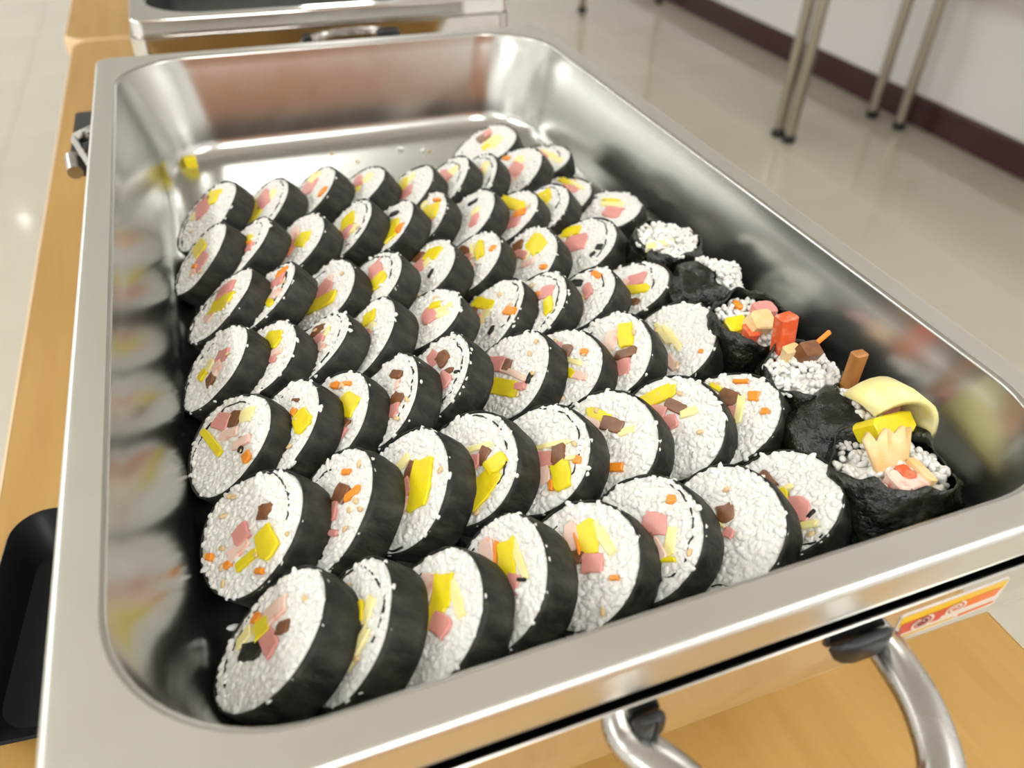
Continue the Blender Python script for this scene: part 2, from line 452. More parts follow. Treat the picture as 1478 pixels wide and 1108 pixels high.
# sticker on the near apron
st = part('sticker', raw_mesh('sticker', *loft([rrect(0.021, 0.0068, 0.001, z, 4) for z in (0, 0.0002)], False, True)), M['sticker_w'], ch1,
          matrix=Matrix.Translation((0.0815, -0.26805, -0.0272)) @ Matrix.Rotation(math.radians(90), 4, 'X'), label='yellow and red printed paper sticker')
def on_sticker(name, V, F, m, h):
    me = raw_mesh(name, [(x * 0.001, y * 0.001, h) for x, y in V], F)
    me.materials.append(m)
    o = bpy.data.objects.new(name, me)
    link(o)
    o.parent = st
def band(x0, x1, y0, y1, sk=0.0):
    return [(x0 + sk, y0), (x1 - sk, y0 + 0.6), (x1, y1), (x0, y1 - 0.4)], [(0, 1, 2, 3)]
on_sticker('yellow_print', *band(-20.5, 20.5, 1.0, 6.4), M['sticker_y'], 0.0003)
on_sticker('orange_print', *band(-4, 19.5, -1.6, 3.2, 1), M['sticker_o'], 0.0004)
on_sticker('red_print', *band(-19.5, -2, -3.5, 2.6, 1), M['sticker_r'], 0.00045)
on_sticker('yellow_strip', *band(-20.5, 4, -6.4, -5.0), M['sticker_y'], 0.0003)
on_sticker('brown_strip', *band(6, 20, -6.2, -4.4), M['sticker_o'], 0.0003)
def swirl(cx, cy, s, m, turns=2.2, w=0.7):
    V, F = [], []
    n = 40
    for i in range(n + 1):
        a = 2 * math.pi * turns * i / n
        r = s * (0.15 + 0.85 * i / n)
        for q in (r - w / 2, r + w / 2):
            V.append((cx + 1.35 * q * math.cos(a), cy + q * math.sin(a)))
        if i: F.append((2 * i - 2, 2 * i - 1, 2 * i + 1, 2 * i))
    on_sticker('swirl_print', V, F, m, 0.0006)
swirl(1.5, 0.6, 3.2, M['sticker_w'])
swirl(-11, -0.6, 3.4, M['sticker_w'])
swirl(-11, -0.6, 2.0, M['sticker_g'], 1.3, 0.5)

# hinge clip on the bare long side of the near chafing dish
hg = part('hinge_clip', raw_mesh('hinge_clip', *join(tube([(-0.1668, 0.180, -0.0175), (-0.1758, 0.157, -0.0135), (-0.1672, 0.128, -0.0195)], 0.0022, 4, 1.8), tube([(-0.1665, 0.172, -0.0145), (-0.1705, 0.167, -0.0135), (-0.1675, 0.157, -0.0135)], 0.0012, 6))), M['handle'], ch1)
part('clip_grip', raw_mesh('clip_grip', *loft([rrect(0.0055, 0.036, 0.003, z, 4, -0.1745, 0.188) for z in (-0.034, -0.0205)], True, True), smooth=40), M['black'], hg, label='black plastic grip')
part('clip_pin', raw_mesh('clip_pin', *tube([(-0.1785, 0.148, -0.0205), (-0.1772, 0.133, -0.0235)], 0.0042, 20), smooth=40), M['handle'], hg)

# ------------------------------------------------------------------ black tray on the table
TM = Matrix.Translation((-0.204, -0.086, ZT)) @ Matrix.Rotation(math.radians(-6), 4, 'Z')
tr = loft([rrect(hx, hy, r, z, 8) for hx, hy, r, z in ((0.020, 0.045, 0.012, 0.0006), (0.024, 0.050, 0.014, 0.001), (0.0315, 0.060, 0.016, 0.016), (0.0335, 0.063, 0.017, 0.0185), (0.0325, 0.062, 0.016, 0.0195), (0.0300, 0.058, 0.015, 0.0165), (0.0235, 0.048, 0.013, 0.0035), (0.021, 0.045, 0.012, 0.003))], True, True)
tag(part('serving_tray', raw_mesh('serving_tray', *xf(tr, TM), smooth=40), M['tray'], org=(-0.204, -0.086, ZT)), 'small glossy black tray with raised rim on the table beside the pan', 'tray')

# ------------------------------------------------------------------ rice grains
def ico(sub):
    t = (1 + 5 ** 0.5) / 2
    V = [(-1, t, 0), (1, t, 0), (-1, -t, 0), (1, -t, 0), (0, -1, t), (0, 1, t), (0, -1, -t), (0, 1, -t), (t, 0, -1), (t, 0, 1), (-t, 0, -1), (-t, 0, 1)]
    T = [(0, 11, 5), (0, 5, 1), (0, 1, 7), (0, 7, 10), (0, 10, 11), (1, 5, 9), (5, 11, 4), (11, 10, 2), (10, 7, 6), (7, 1, 8), (3, 9, 4), (3, 4, 2), (3, 2, 6), (3, 6, 8), (3, 8, 9), (4, 9, 5), (2, 4, 11), (6, 2, 10), (8, 6, 7), (9, 8, 1)]
    V = [np.array(v) / np.linalg.norm(v) for v in V]
    for _ in range(sub):
        cache, T2 = {}, []
        def mid(a, b):
            k = (min(a, b), max(a, b))
            if k not in cache:
                m = V[a] + V[b]
                V.append(m / np.linalg.norm(m))
                cache[k] = len(V) - 1
            return cache[k]
        for a, b, c in T:
            ab, bc, ca = mid(a, b), mid(b, c), mid(c, a)
            T2 += [(a, ab, ca), (b, bc, ab), (c, ca, bc), (ab, bc, ca)]
        T = T2
    return np.array(V), np.array(T)
ICO1 = ico(0)
ICO2 = ico(1)

def grains(P, scale, dirs, base=ICO2, jit=0.18):
    """P (n,3) centres, scale (n,3) semi axes, dirs (n,3,3) rotation -> verts, tris"""
    V0, T0 = base
    n = len(P)
    S = V0[None] * scale[:, None, :]
    S = S * (1 + rng.normal(0, jit * 0.4, (n, len(V0), 1)))
    W = np.einsum('nij,nkj->nki', dirs, S) + P[:, None, :]
    T = T0[None] + (np.arange(n) * len(V0))[:, None, None]
    return W.reshape(-1, 3), T.reshape(-1, 3)

def rand_rot(n, tilt=0.35):
    a = rng.uniform(0, 2 * np.pi, n)
    t = rng.normal(0, tilt, n)
    ca, sa, ct, s = np.cos(a), np.sin(a), np.cos(t), np.sin(t)
    R = np.zeros((n, 3, 3))
    R[:, :, 0] = np.c_[ca * ct, sa * ct, s]
    R[:, :, 1] = np.c_[-sa, ca, 0 * a]
    R[:, :, 2] = np.c_[-ca * s, -sa * s, ct]
    return R

def cat(*vt):
    V, T, n = [], [], 0
    for v, t in vt:
        v = np.asarray(v, float)
        V.append(v)
        T.append(np.asarray(t) + n)
        n += len(v)
    return np.vstack(V), np.vstack(T)

def grid_tris(rows, n, closed=True):
    T = []
    for i in range(rows - 1):
        for j in range(n if closed else n - 1):
            k = (j + 1) % n
            T += [(i * n + j, i * n + k, (i + 1) * n + k), (i * n + j, (i + 1) * n + k, (i + 1) * n + j)]
    return np.array(T)

def smooth_noise(n, k, amp):
    th = np.arange(n) * 2 * np.pi / n
    v = np.zeros(n)
    for m in range(2, k):
        v += rng.normal(0, 1) / m * np.cos(m * th + rng.uniform(0, 6.28))
    return amp * v

def prism(L, W, z0, z1, jag=0.12, n=14, taper=0.94, bev=0.0004):
    """rounded, slightly irregular stick section of L x W, from z0 to z1"""
    P = []
    for i in range(n):
        a = 2 * math.pi * i / n + 0.2
        c, s = math.cos(a), math.sin(a)
        e = 0.42
        x = math.copysign(abs(c) ** e, c) * L / 2
        y = math.copysign(abs(s) ** e, s) * W / 2
        k = 1 + random.uniform(-jag, jag)
        P.append((x * k, y * k))
    b = min(bev, W * 0.2)
    fx, fy = max(0.3, 1 - 2 * b / L), max(0.3, 1 - 2 * b / W)
    tilt = random.uniform(-0.03, 0.03), random.uniform(-0.03, 0.03)
    rings = [[(x * taper, y * taper, z0) for x, y in P], [(x, y, z1 - b + x * tilt[0] + y * tilt[1]) for x, y in P], [(x * fx, y * fy, z1 + x * tilt[0] + y * tilt[1]) for x, y in P]]
    return loft(rings, True, True)

FILL = dict(y=('radish_strip', 'radish', 0.0010), h=('ham_strip', 'ham', 0.0009), b=('burdock_strip', 'burdock', 0.0009), e=('egg_strip', 'egg', 0.0007),
            c=('crab_stick', 'crab', 0.0007), o=('carrot_bit', 'carrot', 0.0010), k=('nori_scrap', 'nori', 0.0007))

# name, face centre (mm), azimuth, elevation of the cut face, radius, thickness, outline harmonics, fillings (kind, x, y, length, width, angle)
ROLLS = [
    ('A1', [-112.2, 86.5, -37.9], 182.0, 48.5, 24.7, 12.2, [-0.031, 0.049, -0.024, -0.003],
     [('y', -10.5, 7.8, 8.8, 13.1, 121), ('h', -10.8, -0.5, 10.0, 13.8, 81), ('b', -15.4, 4.1, 6.4, 2.6, 31), ('e', -11.7, -6.3, 7.8, 5.0, 70)]),
    ('A2', [-83.9, 77.7, -36.5], 178.7, 48.2, 24.6, 13.6, [-0.033, 0.003, -0.03, 0.015],
     [('h', -7.2, 6.0, 8.7, 13.3, 97), ('y', -7.1, -3.1, 9.8, 17.8, 97), ('e', -4.6, 12.1, 6.5, 6.4, 97), ('b', -3.5, 2.9, 5.0, 3.5, 73)]),
    ('A3', [-56.7, 84.6, -35.1], 173.0, 48.7, 24.5, 14.5, [-0.084, 0.019, -0.04, 0.039],
     [('h', -8.7, 4.3, 9.8, 10.8, 134), ('e', -14.6, 8.8, 8.0, 8.4, 121), ('o', 12.7, 14.3, 5.0, 5.0, 153)]),
    ('A4', [-29.0, 85.0, -36.2], 168.4, 52.8, 24.3, 14.3, [-0.069, 0.06, -0.04, 0.04],
     [('y', -3.8, 2.6, 5.8, 9.8, 94), ('h', -9.6, 4.9, 5.8, 10.0, 94), ('e', -4.6, 12.3, 6.8, 6.5, 94)]),
    ('A5', [-3.3, 71.6, -37.1], 174.8, 48.8, 24.5, 12.2, [-0.081, -0.028, -0.04, -0.004],
     [('y', -11.1, 4.4, 7.7, 9.6, 71), ('h', -0.9, 5.2, 8.1, 7.5, 63), ('e', -11.4, 10.0, 8.3, 5.1, 81)]),
    ('A6', [20.6, 76.3, -36.7], 173.5, 47.2, 24.5, 12.2, [-0.095, 0.002, -0.007, 0.013],
     [('h', -5.8, 7.8, 6.8, 12.2, 103), ('y', -0.1, 4.7, 7.0, 5.4, 62), ('e', -3.0, 14.3, 7.1, 6.3, 80)]),
    ('A7', [39.8, 76.3, -37.6], 175.7, 46.1, 24.5, 12.2, [-0.02, 0.013, 0.024, 0.0],
     [('h', -3.4, 9.9, 5.9, 8.1, 120), ('e', -1.5, 14.9, 8.3, 6.4, 120)]),
    ('A8', [70.9, 86.2, -38.3], 174.5, 49.5, 24.5, 12.2, [0.002, 0.057, -0.024, 0.022],
     [('h', -0.3, 4.9, 8.3, 12.1, 107), ('e', -5.2, 9.8, 7.1, 7.4, 86), ('c', 5.3, 1.3, 7.0, 7.2, 86), ('o', -18.6, 4.4, 6.1, 2.3, 30)]),
    ('A9', [74.5, 143.0, -41.6], 173.2, 62.0, 24.1, 12.2, [0.02, 0.06, 0.001, 0.04],
     [('b', -11.1, 1.9, 9.1, 8.3, 88), ('e', 1.4, 6.2, 10.7, 11.0, 110), ('h', -13.7, 5.6, 5.2, 7.2, 88), ('y', 2.9, -0.1, 5.1, 5.7, 88)]),
    ('Aa', [97.2, 110.9, -44.4], 175.2, 71.0, 24.5, 12.2, [-0.035, 0.013, -0.04, -0.023],
     [('e', -1.9, 12.4, 23.1, 5.2, 18), ('h', -7.3, 8.4, 14.0, 4.1, 12)]),
    ('Ab', [89.6, 58.2, -44.6], 174.7, 70.0, 24.5, 12.2, [0.02, -0.02, -0.04, -0.04],
     [('y', -13.9, 13.0, 9.6, 4.1, 19), ('h', -4.2, 12.5, 11.9, 5.1, 27), ('e', -4.1, 17.2, 14.0, 2.7, 12)]),
    ('B1', [-118.9, 40.2, -38.8], 174.4, 44.8, 23.8, 12.2, [0.02, 0.06, -0.0, -0.015],
     [('y', -10.2, -0.3, 8.0, 15.5, 107), ('h', 6.8, 2.5, 8.7, 10.9, 107), ('o', 5.5, -2.5, 6.4, 2.3, 36), ('c', 7.0, -4.9, 5.4, 6.7, 89)]),
    ('B2', [-99.7, 34.4, -36.3], 172.4, 48.3, 24.1, 13.4, [-0.081, 0.002, -0.037, 0.006],
     [('y', -6.4, 6.5, 4.8, 12.3, 137), ('h', 4.2, 7.7, 5.2, 10.4, 137), ('o', 2.2, 9.8, 5.8, 1.8, 37)]),
    ('B3', [-72.9, 31.7, -36.7], 176.8, 50.6, 24.1, 13.3, [-0.057, -0.004, -0.04, 0.04],
     [('y', 1.4, 8.3, 8.4, 10.4, 130), ('h', -3.2, -0.3, 9.0, 12.6, 106), ('o', 0.4, -2.2, 6.1, 3.7, 37), ('c', -10.5, 5.0, 5.5, 7.1, 82)]),
    ('B4', [-44.9, 37.8, -35.8], 171.2, 47.7, 24.0, 14.1, [-0.048, 0.023, -0.001, 0.04],
     [('y', -6.1, 5.8, 9.3, 11.7, 80), ('h', 2.8, 2.9, 9.8, 10.7, 133), ('e', 7.3, 9.3, 5.4, 6.5, 132)]),
    ('B5', [-24.9, 31.2, -36.2], 168.5, 48.1, 24.0, 13.4, [-0.1, 0.045, 0.003, 0.034],
     [('y', 6.7, 9.4, 14.9, 7.4, 162), ('o', 11.8, 14.5, 5.4, 4.8, 136), ('k', -8.3, 11.9, 6.7, 2.7, 51)]),
    ('B6', [-3.3, 39.1, -37.6], 173.1, 48.0, 24.0, 12.2, [-0.036, 0.024, -0.0, 0.031],
     [('y', 1.8, 11.3, 11.6, 11.7, 145), ('h', 7.2, 5.7, 6.6, 11.2, 127), ('o', -3.4, 18.4, 5.9, 1.8, 33), ('e', -10.1, 9.6, 4.5, 4.7, 82)]),
    ('B7', [21.8, 32.7, -37.0], 170.5, 47.9, 24.0, 12.3, [-0.092, 0.041, 0.004, 0.038],
     [('h', 9.3, 8.6, 7.8, 4.7, 146), ('e', 2.3, 10.8, 5.7, 4.4, 130), ('k', -8.9, 11.1, 6.3, 2.5, 66)]),
    ('B8', [44.5, 28.8, -37.9], 171.4, 51.7, 24.0, 12.2, [-0.075, 0.021, -0.04, 0.027],
     [('y', -8.3, 10.0, 22.7, 5.9, 22), ('h', 9.1, 7.3, 8.1, 7.4, 146), ('o', 6.4, 12.1, 7.6, 4.4, 58)]),
    ('B9', [65.4, 31.2, -37.8], 171.8, 50.1, 23.9, 12.2, [-0.047, 0.055, -0.012, 0.04],
     [('y', -7.4, 9.4, 10.4, 10.2, 71), ('e', -1.8, 4.8, 14.3, 4.4, 56), ('h', 7.3, 1.1, 7.6, 11.3, 110)]),
    ('Ba', [105.9, 27.8, -41.7], 171.3, 68.0, 23.8, 12.2, [-0.074, 0.057, -0.04, 0.04],
     [('y', -7.1, 10.3, 10.9, 2.9, 39), ('e', -2.4, 10.1, 12.7, 3.4, 46), ('h', 5.3, 7.1, 10.6, 7.9, 39)]),
    ('C1', [-112.8, -8.0, -38.9], 167.8, 48.8, 23.6, 12.2, [-0.029, 0.057, -0.002, -0.018],
     [('h', -9.0, 3.1, 8.4, 10.6, 162), ('y', 0.1, 1.5, 17.2, 8.8, 58), ('c', 1.0, -6.7, 7.2, 10.2, 114)]),
    ('C2', [-94.2, -14.2, -36.5], 167.3, 48.5, 23.8, 13.2, [-0.093, 0.035, -0.007, 0.012],
     [('h', -3.3, 9.7, 6.4, 12.7, 167), ('o', -7.1, 15.3, 4.6, 6.3, 167), ('y', 9.8, 8.2, 3.5, 10.1, 113), ('c', 8.2, 12.6, 4.8, 6.6, 145)]),
    ('C3', [-64.9, -13.9, -39.1], 175.5, 50.2, 23.0, 12.7, [0.02, 0.06, -0.004, 0.033],
     [('h', -2.8, 1.5, 10.2, 9.7, 107), ('y', 6.2, -1.1, 17.5, 6.9, 62), ('c', -6.9, 5.4, 5.9, 4.3, 67), ('o', 6.2, 6.7, 3.8, 2.4, 39)]),
    ('C4', [-44.3, -18.5, -37.3], 173.0, 49.3, 23.9, 12.7, [-0.061, 0.013, -0.035, 0.024],
     [('h', -7.8, 8.3, 8.0, 10.1, 86), ('y', 2.6, 8.1, 9.4, 8.1, 96), ('b', 5.3, 3.1, 4.9, 3.9, 86)]),
    ('C5', [-13.3, -11.2, -37.8], 168.7, 50.0, 23.3, 14.1, [0.02, 0.037, -0.018, 0.04],
     [('y', -9.0, 8.6, 10.3, 7.6, 52), ('b', -16.2, -0.6, 5.5, 6.5, 137), ('h', -7.5, -1.5, 7.1, 8.9, 92), ('e', -5.4, 3.6, 5.8, 4.5, 103), ('k', 7.0, 5.4, 5.2, 2.4, 136)]),
    ('C6', [10.7, -10.1, -38.5], 169.8, 50.0, 23.6, 12.2, [-0.02, 0.052, 0.008, 0.029],
     [('y', -3.0, 10.3, 12.4, 4.6, -4), ('b', -13.6, 1.9, 9.2, 3.7, 27), ('e', -6.6, 5.8, 10.8, 2.1, -4), ('h', -5.6, 1.1, 8.4, 5.0, 39), ('c', 5.7, 0.9, 7.2, 5.8, 148), ('o', 4.6, 17.8, 3.1, 3.0, 39)]),
    ('C7', [39.8, -17.9, -38.3], 172.2, 47.8, 23.7, 12.2, [0.02, -0.045, -0.04, 0.04],
     [('y', -5.9, 10.9, 8.9, 13.4, 97), ('b', -16.6, 1.5, 5.7, 5.4, 69), ('h', -9.8, 0.1, 13.0, 4.2, 24), ('e', -5.1, 4.0, 6.1, 5.6, 87), ('c', 2.6, 2.2, 7.4, 3.7, 57), ('o', 16.0, 9.3, 4.2, 2.3, 38)]),
    ('C8', [70.8, -16.4, -37.3], 173.3, 50.6, 23.9, 13.2, [-0.055, 0.034, -0.033, 0.026],
     [('y', -16.9, 3.6, 10.0, 6.1, 52), ('h', -5.4, 1.8, 12.1, 9.6, 53), ('e', -18.5, -2.1, 7.2, 4.1, 59), ('k', 10.2, 11.5, 4.0, 3.1, 38), ('k', 12.3, 6.9, 2.9, 2.0, 92)]),
    ('D1', [-119.2, -54.9, -39.9], 174.1, 47.0, 23.2, 12.2, [0.02, 0.052, -0.028, -0.028],
     [('h', -1.3, 5.8, 6.0, 8.9, 143), ('b', 8.5, -1.5, 5.0, 6.1, 100), ('y', -1.1, -7.5, 4.9, 5.4, 129), ('e', -3.1, -2.9, 5.7, 5.4, 129), ('c', 4.4, 2.8, 5.1, 6.2, 100)]),
    ('D2', [-100.9, -60.1, -38.5], 173.4, 51.1, 23.6, 12.2, [-0.033, 0.06, -0.024, 0.04],
     [('y', -7.2, 9.0, 7.7, 12.7, 136), ('c', 4.1, 11.2, 7.5, 3.7, 60), ('h', 6.0, 7.7, 8.1, 2.9, 45)]),
    ('D3', [-78.6, -61.2, -37.9], 164.8, 49.8, 23.5, 12.2, [-0.081, 0.022, -0.018, 0.014],
     [('b', -13.6, 2.9, 7.2, 6.1, 61), ('h', -5.1, 5.3, 6.8, 6.1, 75), ('e', -6.2, 10.0, 3.6, 4.3, 94), ('c', 2.8, 7.7, 4.0, 6.4, 120)]),
    ('D4', [-55.8, -61.5, -37.0], 170.5, 45.4, 23.6, 13.4, [-0.024, -0.015, 0.001, 0.018],
     [('y', -10.8, 7.0, 7.1, 7.0, 164), ('h', -2.4, 2.4, 8.4, 5.1, 56), ('b', -9.3, 0.3, 4.4, 4.6, 127), ('e', -3.3, 7.6, 4.3, 5.3, 127)]),
    ('D5', [-27.4, -55.4, -37.1], 165.2, 53.8, 23.2, 14.1, [-0.095, 0.06, -0.04, 0.04],
     [('h', 0.2, 6.4, 6.2, 10.4, 104), ('e', 2.8, 13.5, 9.8, 6.7, 68), ('y', -4.7, 10.4, 5.6, 4.0, 68)]),
    ('D6', [6.8, -55.9, -40.1], 168.1, 48.0, 22.8, 12.2, [0.019, 0.034, 0.04, -0.04],
     [('y', -11.4, -0.8, 13.7, 5.7, 35), ('b', -11.3, -8.4, 5.4, 6.3, 74), ('h', -3.7, -8.3, 7.9, 6.6, 56), ('e', -2.4, -1.7, 8.4, 5.5, 122), ('o', 9.9, 12.7, 6.4, 3.8, 42), ('k', 12.7, 0.4, 4.6, 1.7, 131)]),
    ('D7', [24.7, -61.4, -37.9], 170.3, 47.9, 23.6, 12.2, [-0.058, 0.021, 0.008, 0.012],
     [('h', -2.0, 12.7, 7.4, 7.2, 49), ('y', 8.0, 11.6, 9.1, 4.2, -12), ('o', -4.9, 8.8, 3.5, 2.7, 41)]),
    ('D8', [48.9, -62.3, -37.4], 164.5, 48.6, 23.3, 12.6, [-0.1, 0.032, -0.005, 0.04],
     [('h', -1.8, 9.1, 9.6, 4.5, -1), ('o', -8.3, 16.1, 7.8, 2.8, 22), ('k', -13.2, 4.9, 7.3, 3.6, 42), ('k', -15.9, 0.0, 5.2, 2.1, 135), ('e', 1.2, 5.6, 3.6, 3.5, 98)]),
    ('D9', [75.4, -61.5, -37.9], 167.9, 54.4, 23.4, 13.5, [-0.092, 0.054, -0.04, 0.009],
     [('h', -3.5, 9.6, 8.8, 7.2, 62), ('y', 3.2, 7.0, 12.9, 5.1, 50), ('b', 11.5, 3.8, 5.2, 3.6, 46), ('c', -5.9, 3.7, 4.7, 4.1, 103)]),
    ('E1', [-118.3, -105.8, -40.4], 182.5, 50.8, 23.5, 12.2, [0.02, 0.051, -0.025, -0.036],
     [('h', -13.4, -0.4, 6.6, 9.3, 121), ('b', -8.5, 5.3, 6.3, 6.2, 131), ('e', -4.3, 12.1, 7.4, 5.9, 58), ('y', -6.8, -7.1, 18.5, 3.1, 17), ('c', -3.1, 1.6, 8.6, 3.9, 59), ('o', 16.6, 7.6, 3.5, 4.4, 100), ('c', 7.5, 7.0, 8.1, 3.7, 70), ('h', 6.6, 8.8, 5.0, 0.9, 44), ('k', 10.7, 5.8, 2.2, 1.3, 140)]),
    ('E2', [-98.9, -108.7, -38.2], 176.9, 47.7, 23.8, 12.2, [-0.026, 0.004, -0.007, 0.013],
     [('y', 6.5, 13.5, 7.3, 10.2, 101), ('o', -1.9, 10.1, 2.9, 3.2, 122), ('b', -7.6, 12.0, 4.3, 1.2, 44)]),
    ('E3', [-79.8, -108.0, -39.0], 179.2, 49.4, 23.8, 12.2, [-0.009, 0.009, -0.008, -0.002],
     [('y', 1.3, 11.8, 8.9, 10.4, 120), ('b', 6.7, 6.6, 9.5, 3.7, 32), ('h', 11.0, 3.4, 6.9, 7.4, 111), ('o', -7.0, 5.6, 4.5, 2.6, 43), ('o', -14.1, 9.1, 4.6, 2.6, 42), ('o', -9.4, 14.6, 5.1, 1.7, 42)]),
    ('E4', [-57.7, -107.3, -36.9], 171.6, 44.9, 23.6, 12.7, [-0.037, 0.005, 0.023, 0.039],
     [('b', -8.3, 11.7, 6.5, 3.5, 44), ('h', 9.7, 6.2, 5.9, 7.0, 143), ('b', 5.5, 9.6, 4.9, 6.5, 123), ('c', -2.4, 10.8, 3.7, 2.4, 159)]),
    ('E5', [-35.0, -100.7, -36.1], 171.1, 45.8, 23.6, 14.1, [-0.045, -0.008, 0.018, 0.027],
     [('h', -12.1, 4.9, 4.9, 8.9, 104), ('b', -6.5, 9.6, 5.3, 7.5, 105), ('h', 6.3, 8.2, 5.5, 7.4, 105), ('b', 3.0, 10.6, 6.5, 2.4, 61), ('k', 8.1, 15.0, 2.6, 1.3, 45)]),
    ('E6', [0.0, -102.4, -39.4], 176.8, 45.8, 22.8, 12.6, [0.02, 0.054, 0.03, -0.04],
     [('h', -11.3, -3.1, 11.2, 6.2, 34), ('b', -6.2, 0.7, 6.7, 5.1, 41), ('y', 2.9, -5.4, 18.9, 6.5, 35), ('c', 3.4, 3.1, 18.1, 2.6, 25), ('k', 11.6, 8.0, 4.1, 1.8, 124), ('h', 11.4, 2.5, 5.1, 3.1, 43)]),
    ('E7', [19.8, -107.7, -39.3], 179.0, 50.5, 23.6, 12.2, [0.005, 0.042, -0.012, 0.013],
     [('h', -11.0, 4.5, 7.6, 6.8, 51), ('b', -5.9, 8.9, 5.8, 5.8, 41), ('y', 3.8, 4.2, 10.2, 3.8, 26), ('c', 10.8, 8.1, 8.8, 3.3, 26), ('e', 1.2, 8.8, 11.2, 2.2, 29), ('o', 2.5, 15.7, 3.0, 2.4, 41)]),
    ('E8', [43.5, -108.0, -37.2], 180.8, 47.9, 23.8, 13.6, [-0.013, 0.018, 0.008, 0.022],
     [('y', -1.4, 14.0, 11.6, 6.3, -23), ('b', 6.5, 8.4, 8.7, 4.5, 55), ('h', 11.1, 3.8, 6.5, 6.7, 50), ('c', -5.2, 7.3, 9.9, 6.0, 126)]),
    ('E9', [75.2, -108.5, -36.8], 177.9, 48.3, 23.8, 14.4, [-0.025, 0.02, -0.002, 0.003],
     [('e', -1.3, 3.6, 15.2, 2.7, -3), ('e', -7.0, 1.4, 13.2, 2.6, -3), ('c', 9.6, -3.6, 8.9, 3.4, -6), ('h', 7.0, -5.9, 4.0, 2.4, 42), ('o', 16.0, 9.5, 1.7, 1.7, 41)]),
    ('F1', [-115.1, -155.8, -38.3], 188.1, 52.0, 23.8, 14.3, [-0.015, 0.044, -0.008, -0.04],
     [('b', -1.2, 8.2, 5.4, 5.4, 145), ('y', 10.4, 4.9, 7.6, 10.1, 97), ('y', 9.9, -4.8, 9.1, 3.5, 83), ('h', -0.8, -3.3, 6.3, 6.5, 90), ('c', 3.2, -6.7, 8.0, 4.4, 90), ('o', 5.0, -12.4, 2.8, 2.4, 83), ('o', -4.2, -18.1, 2.7, 2.2, 46), ('o', 18.5, -1.3, 3.0, 1.6, 47)]),
    ('F2', [-88.0, -157.6, -36.7], 176.9, 44.9, 23.6, 14.2, [-0.025, -0.029, 0.0, -0.001],
     [('b', -1.8, 7.8, 6.0, 6.6, 125), ('o', 2.8, 12.9, 6.1, 2.7, 83), ('h', 1.8, 1.4, 7.4, 5.3, 153), ('o', -8.5, 12.2, 3.9, 1.9, 47), ('h', 11.2, 0.8, 4.5, 1.8, 50)]),
    ('F3', [-61.5, -156.1, -36.9], 183.8, 45.1, 23.9, 14.1, [-0.008, -0.007, 0.02, -0.002],
     [('y', 5.0, 8.7, 16.4, 8.6, 139), ('b', -2.6, 6.6, 7.3, 4.9, 132), ('h', 1.1, 2.3, 5.1, 5.5, 80), ('e', -8.9, 5.9, 5.8, 3.1, 93), ('c', 6.0, -1.3, 5.5, 3.8, 139)]),
    ('F4', [-35.5, -152.5, -37.6], 188.4, 48.0, 23.6, 14.3, [0.011, 0.012, 0.007, 0.003],
     [('e', -3.8, 7.0, 14.4, 2.4, 54), ('b', 1.8, 8.3, 6.3, 4.0, 113), ('h', -0.0, 3.2, 5.8, 5.1, 50), ('y', 12.4, 0.9, 14.9, 7.0, 100), ('y', 9.2, 10.6, 7.8, 5.7, 81)]),
    ('F5', [-8.1, -156.1, -38.0], 186.4, 49.2, 23.3, 14.1, [0.003, 0.021, 0.002, -0.003],
     [('e', -0.0, 7.4, 14.8, 1.9, 53), ('h', 2.5, 1.7, 7.5, 5.7, 52), ('b', 5.5, 7.4, 6.5, 4.8, -35), ('y', 13.5, 3.3, 9.3, 6.6, -25), ('c', 8.0, -1.9, 5.9, 5.0, -35), ('o', 13.9, 11.8, 3.1, 2.5, 42), ('o', 13.9, -1.8, 3.6, 1.8, -35), ('e', 11.3, 10.3, 4.3, 1.3, 52)]),
    ('F6', [19.3, -156.8, -38.0], 190.0, 49.3, 23.5, 14.3, [0.02, 0.023, 0.003, 0.002],
     [('b', -2.9, 7.6, 8.3, 5.0, 25), ('y', -10.9, 6.6, 9.8, 3.9, 21), ('c', -10.3, 2.8, 6.5, 3.2, 21), ('e', 3.9, 10.0, 6.0, 2.5, 59), ('o', 12.0, -2.9, 5.7, 2.9, 45)]),
    ('F7', [48.3, -157.1, -38.3], 193.0, 48.7, 23.6, 13.5, [0.02, 0.02, 0.012, 0.004],
     [('b', -4.3, 8.8, 7.7, 4.2, 12), ('y', -13.2, 7.2, 14.1, 5.5, 62), ('h', -8.5, 2.5, 6.0, 4.1, 27), ('e', 2.3, 10.1, 5.9, 3.0, 57), ('h', -1.3, 2.0, 5.4, 5.5, 69)]),
    ('F8', [72.6, -159.3, -38.5], 181.5, 51.8, 23.0, 13.5, [-0.037, 0.041, -0.014, 0.002],
     [('b', -6.8, 7.4, 8.6, 5.8, 23), ('h', 1.1, 4.0, 6.2, 3.6, -36), ('e', 1.6, 7.6, 12.0, 2.9, -46), ('o', 1.1, 15.5, 4.1, 4.0, 43), ('o', -8.2, 15.9, 5.3, 1.6, 42), ('y', -14.1, 6.8, 4.9, 2.1, 14), ('o', 10.2, 14.2, 3.0, 2.2, 44)]),
    ('G1', [-113.8, -202.4, -36.4], 164.8, 49.8, 23.2, 14.5, [-0.043, -0.03, -0.005, 0.015],
     [('h', 1.6, -0.0, 5.4, 9.5, 118), ('y', -5.6, -4.4, 5.6, 6.5, 109), ('b', -0.8, 5.6, 5.0, 3.6, 78), ('k', 0.5, -8.8, 9.0, 5.5, 71), ('o', -11.1, -8.4, 3.3, 3.4, 141), ('c', -8.5, 0.5, 9.5, 6.1, 100), ('e', -6.2, -13.0, 6.1, 4.0, 118)]),
